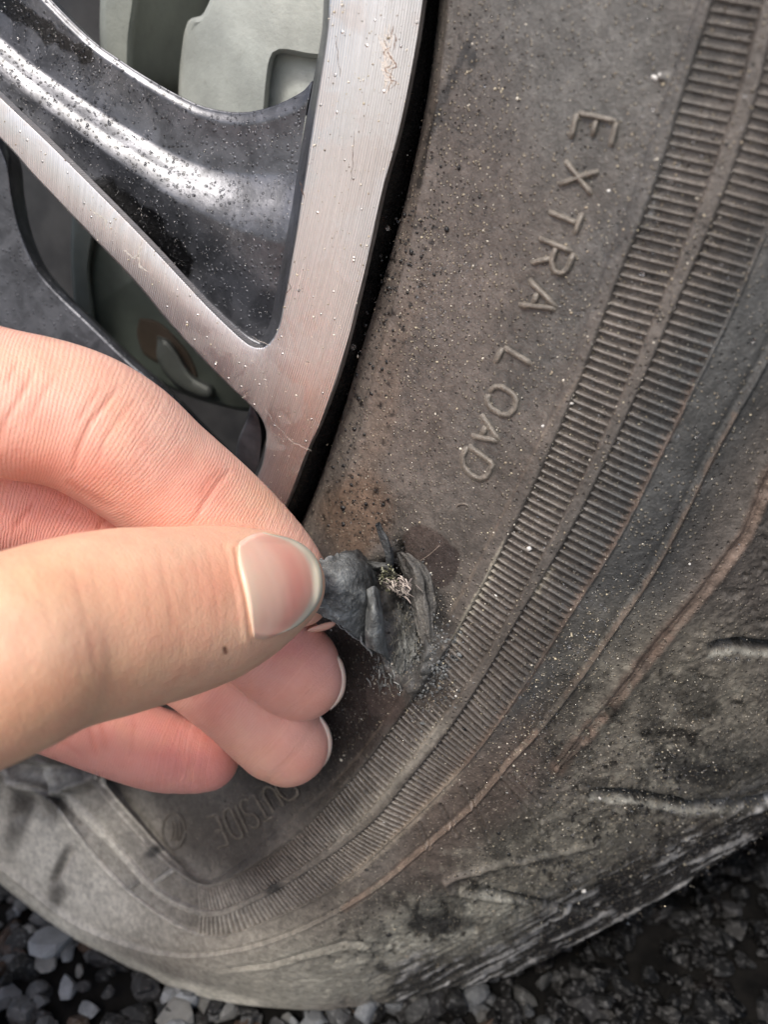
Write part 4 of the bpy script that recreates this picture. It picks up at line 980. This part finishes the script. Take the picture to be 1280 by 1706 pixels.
side_nail([(557,1030),(556,1041),(535,1049),(512,1052)], 124, 3, (224, 178, 160))

# ================================================================== torn flap
def rough_patch(name, g, thick, parent=None, mat=M_TORN, tint_=(1, 1, 1), amp=.35, streak=(.5, .09, .35), crack=0., fade=(1., 1.), fadeu=(1., 1.), **k):
    nu, nv = g.shape[:2]; pos = Pd(g[..., 0], g[..., 1], g[..., 2]); n = normals(pos)
    crk = -np.abs(fbm(pos, 1.7, 3)-.5)*crack
    iu, iv_ = np.meshgrid(np.arange(nu), np.arange(nv), indexing='ij'); wv = 6*n2(iu*1., iv_*1., 30)
    stk = fbm(np.stack([(iu+wv)*streak[0], iv_*streak[1], 0*iu+len(name)], -1), 1.6, 3)-.5
    pos = pos+n*(streak[2]*2*stk-crk*1.6)[..., None]
    pos = pos+n*(amp*2*(fbm(pos, 2.2, 4)-.5)+.12*(fbm(pos, .5, 2)-.5))[..., None]; bk = pos-n*thick
    V = np.concatenate([pos.reshape(-1, 3), bk.reshape(-1, 3)]); f = gridF(nu, nv); N0 = nu*nv; F2 = [f, f[:, ::-1]+N0]
    I = np.arange(N0).reshape(nu, nv); ring = np.concatenate([I[0], I[1:, -1], I[-1, ::-1][1:], I[::-1, 0][1:]]); r2 = np.roll(ring, -1)
    F2.append(np.stack([r2, ring, ring+N0, r2+N0], -1)[:-1])
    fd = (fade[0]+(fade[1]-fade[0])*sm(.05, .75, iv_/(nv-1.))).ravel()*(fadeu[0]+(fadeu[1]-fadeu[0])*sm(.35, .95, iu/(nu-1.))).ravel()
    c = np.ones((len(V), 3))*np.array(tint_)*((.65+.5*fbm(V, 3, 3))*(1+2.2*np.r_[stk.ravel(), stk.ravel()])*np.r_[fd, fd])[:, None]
    return mesh_obj(name, V, np.vstack(F2), mat, parent or tyre, col=c, **k)
def patch4(edges_, nu, nv):
    """edges_: list of rows of (px,py,depth); spline both ways"""
    R = np.stack([spline(r, nv) for r in edges_]); R2 = np.stack([spline(R[:, j], nu) for j in range(nv)], 1); return R2
sd = lambda x, y, l=0.: float(sdepth(x, y))-l
flap = patch4([
  [(505,938,117.5),(503,965,117),(506,995,117),(520,1015,118)],
  [(535,934,116.5),(534,962,115.5),(534,990,115.5),(548,1030,117)],
  [(560,922,118),(562,958,115),(566,1005,115.5),(578,1050,119)],
  [(586,914,121),(592,955,117),(594,1010,117.5),(598,1066,122)],
  [(604,920,125),(614,958,121),(614,1012,120),(614,1080,126)],
  [(618,934,sd(618,934)),(628,962,125),(626,1010,123.5),(622,1090,sd(622,1090))]], 90, 80)
ro = n2(flap[..., 0], flap[..., 1], 16, 3)-.5
flap[..., 1] += (ro*9+(n2(flap[..., 0], flap[..., 1], 6, 3)-.5)*10)*sm(.7, 1, np.abs(np.linspace(-1, 1, 80)))[None]
flap[..., 2] += .5*np.sin((flap[..., 0]*.35+flap[..., 1]*.9)/9+5*n2(flap[..., 0], flap[..., 1], 50))*.35
rough_patch('torn_flap', flap, .7, crack=.5, fadeu=(1.08, .42), streak=(.05, .14, .30), amp=.20, tint_=(1.0, 1.01, 1.0), label='grey strip of torn rubber pulled out from the tyre wall')  # colour darkens towards the hinge as painted shade
fold = patch4([
  [(606,990,121),(610,1026,120),(608,1056,121),(610,1078,123)],
  [(614,980,118.0),(618,1016,117.0),(616,1056,118.5),(622,1084,122)],
  [(626,976,118.2),(630,1014,117.2),(632,1056,119),(638,1092,123.5)],
  [(632,984,122),(638,1022,122),(644,1064,123),(650,1104,sd(650,1104,.3))]], 50, 80)
rough_patch('torn_fold', fold, .8, tint_=(1.12, 1.13, 1.12), amp=.2, streak=(.12, .04, .2))
frag = patch4([
  [(640,990,sd(640,990,-4.)),(648,1040,sd(648,1040,-2.6)),(652,1086,sd(652,1086,-.2)),(646,1116,sd(646,1116,.2))],
  [(655,985,sd(655,985,-3.6)),(664,1034,sd(664,1034,-1.6)),(668,1082,sd(668,1082,.9)),(664,1122,sd(664,1122,.3))],
  [(672,990,sd(672,990,-1.)),(686,1038,sd(686,1038,.2)),(690,1086,sd(690,1086,1.0)),(676,1120,sd(676,1120,.2))]], 110, 150)
a_ = np.arctan2(frag[..., 0]-650, frag[..., 1]-900)
frag[..., 2] += .35*np.sin(a_*120+9*n2(frag[..., 0], frag[..., 1], 25))
rough_patch('fibrous_tongue', frag, .8, tint_=(.98, .96, .9), amp=.35, streak=(.22, .03, .6), fade=(.2, 1.0))  # upper end darkened in colour as the shade of the cavity
side_ = patch4([
  [(657,922,sd(657,922,.3)),(670,952,sd(670,952,.6)),(682,990,sd(682,990,.6)),(694,1034,sd(694,1034,.8)),(704,1072,sd(704,1072,.2))],
  [(668,920,sd(668,920,1.6)),(688,945,sd(688,945,2.2)),(702,985,sd(702,985,2.2)),(712,1030,sd(712,1030,1.6)),(716,1072,sd(716,1072,.4))],
  [(680,924,sd(680,924,.8)),(702,946,sd(702,946,1.2)),(716,988,sd(716,988,1.0)),(720,1030,sd(720,1030,.6)),(722,1070,sd(722,1070,.0))],
  [(684,928,sd(684,928,-.5)),(712,944,sd(712,944,-.5)),(726,990,sd(726,990,-.5)),(728,1032,sd(728,1032,-.5)),(728,1068,sd(728,1068,-.5))]], 60, 110)
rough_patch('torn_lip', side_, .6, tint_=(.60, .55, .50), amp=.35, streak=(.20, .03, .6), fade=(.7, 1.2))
shard = patch4([
  [(625,874,sd(625,874,4.6)),(630,890,sd(630,890,3.6)),(636,906,sd(636,906,2.8)),(642,922,sd(642,922,2.0)),(644,944,sd(644,944,.8))],
  [(629,872,sd(629,872,5.0)),(637,887,sd(637,887,4.2)),(645,903,sd(645,903,3.6)),(650,922,sd(650,922,2.8)),(650,946,sd(650,946,1.4))],
  [(631,874,sd(631,874,4.6)),(642,888,sd(642,888,3.4)),(650,904,sd(650,904,2.8)),(656,924,sd(656,924,1.8)),(655,948,sd(655,948,.6))]], 20, 50)
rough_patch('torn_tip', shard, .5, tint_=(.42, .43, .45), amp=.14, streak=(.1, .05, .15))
face_edge = [[(536,1010),(546,1026),(558,1038),(568,1044)], [(566,1043),(577,1051),(590,1062),(600,1068)], [(598,1064),(606,1074),(616,1084),(621,1093)], [(604,1052),(600,1066),(611,1080)]]
for e_ in face_edge:
    c = spline(e_, 16); c = c+(np.stack([n2(c[:, 0], c[:, 1], 5, 2), n2(c[:, 0]+50, c[:, 1], 5, 2)], -1)-.5)*5; dz = np.interp(c[:, 0], [533, 575, 600, 620], [117.2, 118.6, 121.5, 125.]); w_ = 1.6*np.sin(np.linspace(.2, 2.9, 16))*(.5+rng.random(16))
    tg = np.gradient(c, axis=0); tg /= np.linalg.norm(tg, axis=1, keepdims=True); nm = np.stack([-tg[:, 1], tg[:, 0]], -1)
    rows = [Pd(*(c+nm*(k*w_)[:, None]).T, dz-l) for k, l in ((-1, -.3), (-.4, .15), (.4, .15), (1, -.3))]
    mesh_obj('curled_edge', np.stack(rows, 1).reshape(-1, 3), gridF(16, 4), M_TORN, tyre, col=np.full((64, 3), 1.7))  # strands coloured extra bright to read as a lit edge
sh2 = patch4([[(606,930,sd(606,930,1.2)),(622,934,sd(622,934,1.)),(645,938,sd(645,938,.8))], [(604,938,sd(604,938,2.4)),(624,944,sd(624,944,2.)),(650,950,sd(650,950,1.4))],
              [(616,952,sd(616,952,.2)),(630,956,sd(630,956,.2)),(652,962,sd(652,962,.2))]], 16, 40)
rough_patch('torn_edge', sh2, .5, tint_=(.45, .44, .42), amp=.3)
# frayed cord fibres
def fibres(name, spec, parent):
    Vs, Fs, Cs, o = [], [], [], 0
    for (p0, p1, r, col) in spec:
        d = (p1-p0); l = np.linalg.norm(d); t = d/l; a = np.cross(t, [0.3, .5, .8]); a /= np.linalg.norm(a); b = np.cross(t, a)
        m = p0+d*.5+(a*rng.normal()*l*.12+b*rng.normal()*l*.12)
        for k, (c, rr) in enumerate(((p0, r), (m, r*.9), (p1, r*.35))):
            for an in np.linspace(0, 2*math.pi, 5, endpoint=False): Vs.append(c+(a*math.cos(an)+b*math.sin(an))*rr); Cs.append(col)
        for k in (0, 1):
            for i in range(5): Fs.append((o+k*5+i, o+k*5+(i+1) % 5, o+k*5+5+(i+1) % 5, o+k*5+5+i))
        Vs.append(p1+t*r*.2); Cs.append(col)
        for i in range(5): Fs.append((o+10+i, o+10+(i+1) % 5, o+15))
        o += 16
    return mesh_obj(name, np.array(Vs), Fs, M_FIB, parent, col=np.array(Cs))
def fib(cx, cy, sx, sy, dx, dy, n, L, r, cols, lift, dz):
    out_ = []
    for _ in range(n):
        x, y = rng.normal(cx, sx), rng.normal(cy, sy); l = L*rng.uniform(.5, 1.2); d0 = float(sdepth(x, y))-lift-rng.uniform(0, 1)
        p0 = Pd(x, y, d0); p1 = Pd(x+(dx+rng.normal()*.35)*l, y+(dy+rng.normal()*.35)*l, d0+dz*rng.uniform(.2, 1))
        c = np.array(lin(*cols[rng.integers(len(cols))]))*rng.uniform(.7, 1.1); out_.append((p0, p1, r*rng.uniform(.6, 1.2), c))
    return out_
PINK = [(190, 178, 170), (150, 140, 134), (208, 198, 188), (110, 102, 98)]; GRN = [(120, 120, 92), (86, 86, 72), (160, 160, 138), (52, 52, 46), (70, 70, 60)]
fibres('frayed_cord', fib(660, 972, 12, 6, .9, .55, 60, 13, .11, PINK, 2.6, -1.2)+fib(668, 974, 10, 8, .5, .8, 24, 11, .15, PINK, 3.2, -1.5), tyre)
fibres('cord_core', fib(648, 960, 9, 9, .2, .3, 150, 6, .12, GRN, 2.4, -.8), tyre)
fibres('rubber_threads', fib(668, 1060, 14, 40, -.05, 1., 70, 14, .07, [(120, 118, 108), (70, 72, 70), (136, 132, 122), (52, 52, 52)], 1.6, .3)+fib(640, 1120, 12, 14, .2, .9, 24, 14, .12, [(150, 152, 150), (90, 92, 90)], .3, 0.), tyre)

# ================================================================== drops, specks and grit on the tyre and rim
ICO = None
def ico_pts():
    bm = bmesh.new(); bmesh.ops.create_icosphere(bm, subdivisions=1, radius=1); v = np.array([x.co[:] for x in bm.verts]); bm.verts.ensure_lookup_table()
    f = np.array([[y.index for y in x.verts] for x in bm.faces]); bm.free(); return v, f
IV, IF = ico_pts()
bm_ = bmesh.new(); bmesh.ops.create_icosphere(bm_, subdivisions=2, radius=1); IV2 = np.array([x.co[:] for x in bm_.verts]); IF2 = np.array([[y.index for y in x.verts] for x in bm_.faces]); bm_.free()
def scatter(name, cen, rad, mat, parent, cols, squash=.6, iv=IV, iff=IF, **k):
    n = len(cen); sc3 = rad[:, None]*np.stack([rng.uniform(.7, 1.3, n), np.full(n, squash), rng.uniform(.7, 1.5, n)], -1)
    a = rng.uniform(0, 2*math.pi, n); ca, sa = np.cos(a), np.sin(a)
    v = iv[None]*(1+.25*(rng.random((n, len(iv)))-.5)[..., None])*sc3[:, None]
    x = v[..., 0]*ca[:, None]-v[..., 2]*sa[:, None]; z = v[..., 0]*sa[:, None]+v[..., 2]*ca[:, None]
    V = np.stack([x, v[..., 1], z], -1)+cen[:, None]; Fc = (iff[None]+(np.arange(n)*len(iv))[:, None, None]).reshape(-1, 3)
    c = np.repeat(cols, len(iv), 0)
    return mesh_obj(name, V.reshape(-1, 3), Fc, mat, parent, col=c, kind='stuff', **k)
def cloud(n, regions):
    xs, ys = [], []; w = np.array([r[-1] for r in regions], float); w /= w.sum()
    for i in rng.choice(len(regions), n, p=w):
        x, y, rx, ry, an, _ = regions[i]; a = math.radians(an); u, v = rng.normal(size=2)*.6
        xs.append(x+u*rx*math.cos(a)-v*ry*math.sin(a)); ys.append(y+u*rx*math.sin(a)+v*ry*math.cos(a))
    return np.array(xs), np.array(ys)
def on_tyre(x, y):
    j = np.clip(((x-R0x)/2).astype(int), 0, RW-1); i = np.clip(((y-R0y)/2).astype(int), 0, RH-1); return has[i, j] & (x > -30) & (x < 1310) & (y > -30)
REG = [(960, 700, 200, 420, 30, 5), (720, 520, 80, 420, 15, 4), (700, 1090, 60, 120, 20, 3), (1100, 1300, 240, 180, 0, 5), (880, 1480, 300, 80, -20, 4), (640, 1250, 160, 120, 45, 3), (930, 1150, 90, 200, 35, 3), (1100, 300, 120, 300, 20, 1.5)]
x, y = cloud(6500, REG); k = on_tyre(x, y); x, y = x[k], y[k]; n = len(x)
r = np.clip(rng.lognormal(math.log(.085), .45, n), .03, .32)
scatter('water_beads', onskin(x, y, r*.35), r, M_WATER, tyre, np.ones((n, 3)))
x, y = cloud(7500, REG); k = on_tyre(x, y); x, y = x[k], y[k]; n = len(x); r = np.clip(rng.lognormal(math.log(.07), .4, n), .03, .28)
pal = np.array([lin(*c) for c in ((186, 176, 152), (206, 200, 186), (150, 138, 120), (120, 112, 100), (60, 58, 56))]); scatter('grit', onskin(x, y, r*.3), r, M_GRIT, tyre, pal[rng.integers(0, 5, n)])
x, y = cloud(1500, [(600, 700, 22, 260, 17, 3), (590, 840, 50, 70, 15, 1.5), (740, 260, 50, 240, 13, 1), (640, 500, 30, 180, 15, 2), (1080, 1340, 240, 140, 0, 4), (900, 1450, 280, 70, -20, 3)]); k = on_tyre(x, y); x, y = x[k], y[k]; n = len(x)
r = np.clip(rng.lognormal(math.log(.12), .5, n), .04, .5); scatter('rubber_crumbs', onskin(x, y, r*.3), r, M_GRIT, tyre, np.repeat(lin(24, 24, 25)[None], n, 0))
x, y = cloud(900, [(712, 1120, 44, 60, 0, 3), (640, 1110, 22, 30, 0, 1), (735, 1080, 30, 40, 20, 1.5), (690, 1000, 30, 60, 0, 1)]); k = on_tyre(x, y); x, y = x[k], y[k]; n = len(x)
r = np.clip(rng.lognormal(math.log(.13), .5, n), .04, .5); scatter('torn_rubber_debris', onskin(x, y, r*.4), r, M_TORN, tyre, rng.uniform(.4, 1.2, n)[:, None]*np.ones((n, 3)))
tube_on([[(698, 936), (716, 924), (736, 906)]], 1.0, .12, (150, 136, 124), 'crack_line')
x, y = cloud(260, [(1110, 1352, 130, 8, 3, 3), (1230, 1100, 50, 5, 2, 1.5), (930, 1520, 90, 10, 12, 1.5), (1150, 1440, 160, 30, -30, 2)]); k = on_tyre(x, y); x, y = x[k], y[k]; n = len(x)
r = np.clip(rng.lognormal(math.log(.12), .4, n), .05, .35); scatter('wet_glints', onskin(x, y, r*.4), r, M_WATER, tyre, np.ones((n, 3)), iv=IV2, iff=IF2)
# big pale chips
BX = np.array([882, 826, 738, 952, 1092, 905, 1100, 972, 762, 1000, 1015, 1150, 857, 640, 552, 845, 968, 760]); BY = np.array([914, 993, 1062, 672, 130, 710, 125, 1484, 1150, 1330, 318, 940, 888, 1370, 1050, 1320, 1480, 1160])
rr_ = .6*np.array([.75, .4, .3, .4, .5, .4, .3, .8, .3, .4, .4, .3, .3, .3, .3, .3, .5, .3]); scatter('pale_chips', onskin(BX, BY, rr_*.2), rr_, M_GRIT, tyre, np.repeat(lin(206, 204, 200)[None], len(BX), 0), iv=IV2, iff=IF2)
# drops on the painted web
wi = rng.integers(20, 188, 2200); wj = rng.integers(4, 86, 2200); pw = allw[wi, wj+3]; r = np.clip(rng.lognormal(math.log(.12), .45, 2200), .05, .38)
scatter('rim_water_beads', pw-np.array([0, .06, 0]), r, M_WATER, rim, np.ones((2200, 3)))
x = rng.uniform(430, 700, 500); y = rng.uniform(0, 850, 500)
dE, _ = dline(x, y, EDGE); k = dE < 70; 
from itertools import repeat
def inpoly(x, y, poly):
    c = np.zeros(len(x), bool); p_ = np.array(poly); q = np.roll(p_, 1, 0)
    for (x1, y1), (x2, y2) in zip(p_, q):
        c ^= ((y1 > y) != (y2 > y)) & (x < (x2-x1)*(y-y1)/(y2-y1+1e-12)+x1)
    return c
x = rng.uniform(0, 700, 2600); y = rng.uniform(0, 850, 2600); k = inpoly(x, y, loop); x, y = x[k], y[k]; r = np.clip(rng.lognormal(math.log(.06), .5, len(x)), .025, .25)
scatter('rim_specks', P(x, y, 3.02), r, M_GRIT, rim, pal[rng.integers(0, 4, len(x))])

# scuffs and dried water marks on the machined face
def face_strip(name, paths, w, colr_, lift=.03):
    Vs, Fs, o = [], [], 0
    for pts in paths:
        c = spline(pts, max(6, len(pts)*6)); c = c+(np.stack([n2(c[:, 0], c[:, 1], 9, 2), n2(c[:, 0]+50, c[:, 1], 9, 2)], -1)-.5)*9
        tg = np.gradient(c, axis=0); tg /= np.linalg.norm(tg, axis=1, keepdims=True)+1e-9; nm = np.stack([-tg[:, 1], tg[:, 0]], -1)
        ww = w*(.3+1.2*rng.random(len(c)))*np.sin(np.linspace(.25, 2.9, len(c)))
        rows = [P(*(c+nm*(k*ww)[:, None]).T, 3+l) for k, l in ((-1, -.02), (0, lift), (1, -.02))]
        Vs.append(np.stack(rows, 1).reshape(-1, 3)); Fs.append(gridF(len(c), 3)+o); o += len(c)*3
    V = np.vstack(Vs); return mesh_obj(name, V, np.vstack(Fs), M_GRIT, rim, col=np.repeat(lin(*colr_)[None], len(V), 0)*rng.uniform(.8, 1.1, (len(V), 1)))
sc_p = [[(640+rng.uniform(-14, 14), y), (644+rng.uniform(-12, 12), y+14), (648+rng.uniform(-10, 10), y+rng.uniform(20, 40))] for y in np.linspace(40, 125, 26)]
face_strip('kerb_scuff', sc_p, 1.5, (216, 206, 196)); face_strip('kerb_scuff', [[(x+6, y+3) for x, y in q_] for q_ in sc_p[::3]], 1.6, (120, 92, 74))
face_strip('dried_water_mark', [[(440, 655), (446, 690), (470, 720), (490, 738), (516, 748)], [(420, 560), (450, 575), (490, 590), (530, 610), (548, 622)], [(475, 730), (500, 742), (520, 752)], [(418, 600), (440, 625), (446, 660)]], .8, (190, 180, 172), .012)
face_strip('dried_water_mark', [[(150, 350), (175, 366), (178, 384)], [(205, 415), (222, 430), (232, 425)], [(236, 400), (230, 440), (246, 452)]], 3., (190, 186, 178))
face_strip('scratch', [[(476, 492), (486, 480), (480, 470)], [(500, 300), (508, 330)], [(560, 60), (566, 130)], [(590, 220), (586, 300)]], .8, (90, 70, 60))

# ================================================================== ground and gravel
gx, gy = np.meshgrid(np.linspace(-1, 1, 60), np.linspace(-1, 1, 60), indexing='ij')
gX = np.sign(gx)*np.abs(gx)**3*40000; gY = np.sign(gy)*np.abs(gy)**3*40000
V = np.stack([gX, gY, -3-1.2*fbm(np.stack([gX, gY, 0*gX], -1), 40, 3)], -1)
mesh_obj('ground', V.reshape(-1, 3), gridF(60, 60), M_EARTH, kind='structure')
def gravel(n, xr, yr, zr, rr, seed, name, pale):
    rg = np.random.default_rng(seed); cx = rg.uniform(*xr, n); cy = rg.uniform(*yr, n); r = rg.uniform(*rr, n)*rg.choice([.55, .8, 1.1, 1.4], n, p=[.35, .35, .22, .08]); cz = -3+rg.uniform(*zr, n)-r*.15
    v = IV2[None]*np.ones((n, 1, 1)); d = rg.normal(size=(n, 7, 3)); d /= np.linalg.norm(d, axis=-1, keepdims=True); cut = rg.uniform(.38, .75, (n, 7))
    for k in range(7):
        s = (v*d[:, k][:, None]).sum(-1); ex_ = np.maximum(s-cut[:, k][:, None], 0); v = v-ex_[..., None]*d[:, k][:, None]
    v = v*np.stack([rg.uniform(.8, 1.5, n), rg.uniform(.7, 1.2, n), rg.uniform(.5, .9, n)], -1)[:, None]*r[:, None, None]
    a = rg.uniform(0, 6.283, n); ca, sa = np.cos(a)[:, None], np.sin(a)[:, None]
    V = np.stack([v[..., 0]*ca-v[..., 1]*sa, v[..., 0]*sa+v[..., 1]*ca, v[..., 2]], -1)+np.stack([cx, cy, cz], -1)[:, None]
    pl_ = np.array([lin(*c) for c in ((44, 44, 45), (74, 75, 76), (30, 30, 30), (118, 121, 124), (104, 104, 102), (62, 50, 42))])
    p_ = np.array([.3, .22, .24, pale, .1, .04]); c = pl_[rg.choice(6, n, p=p_/p_.sum())]
    shade_w = sm(-70, 10, cx+.35*cy+25*(fbm(np.stack([cx, cy, 0*cx], -1), 40, 2)-.5)); c = c*(1-.96*shade_w*(rg.random(n) < .97))[:, None]  # stones darkened to the right, standing in for shade under the tyre
    Fc = (IF2[None]+(np.arange(n)*len(IV2))[:, None, None]).reshape(-1, 3)
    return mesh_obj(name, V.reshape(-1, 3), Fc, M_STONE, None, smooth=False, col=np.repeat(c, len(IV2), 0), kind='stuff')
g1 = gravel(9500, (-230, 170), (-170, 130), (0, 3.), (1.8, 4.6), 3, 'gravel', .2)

# ================================================================== unseen car underside, added to keep the light off the ground behind the tyre
body = empty('unseen_car_underside', (0, 400, 220), label='unseen underside and sill of the car, added to shade the ground behind the tyre', cat='car body')
def boxv(x0, x1, y0, y1, z0, z1, name):
    v = [(x, y, z) for x in (x0, x1) for y in (y0, y1) for z in (z0, z1)]
    f = [(0, 1, 3, 2), (4, 6, 7, 5), (0, 4, 5, 1), (2, 3, 7, 6), (0, 2, 6, 4), (1, 5, 7, 3)]
    bm = bmesh.new(); vs = [bm.verts.new([c*.001 for c in p_]) for p_ in v]
    for q_ in f: bm.faces.new([vs[i] for i in q_])
    bmesh.ops.bevel(bm, geom=bm.edges[:], offset=.008, segments=3, affect='EDGES'); bmesh.ops.recalc_face_normals(bm, faces=bm.faces)
    me = bpy.data.meshes.new(name); bm.to_mesh(me); bm.free(); me.materials.append(M_BARREL)
    o = bpy.data.objects.new(name, me); C.objects.link(o); o.parent = body; o.location = (0, -.4, -.22)
boxv(-1500, 1800, 240, 1700, 150, 170, 'floor_pan')
boxv(ccx+ccr+190, 1800, 10, 238, 150, 240, 'sill')
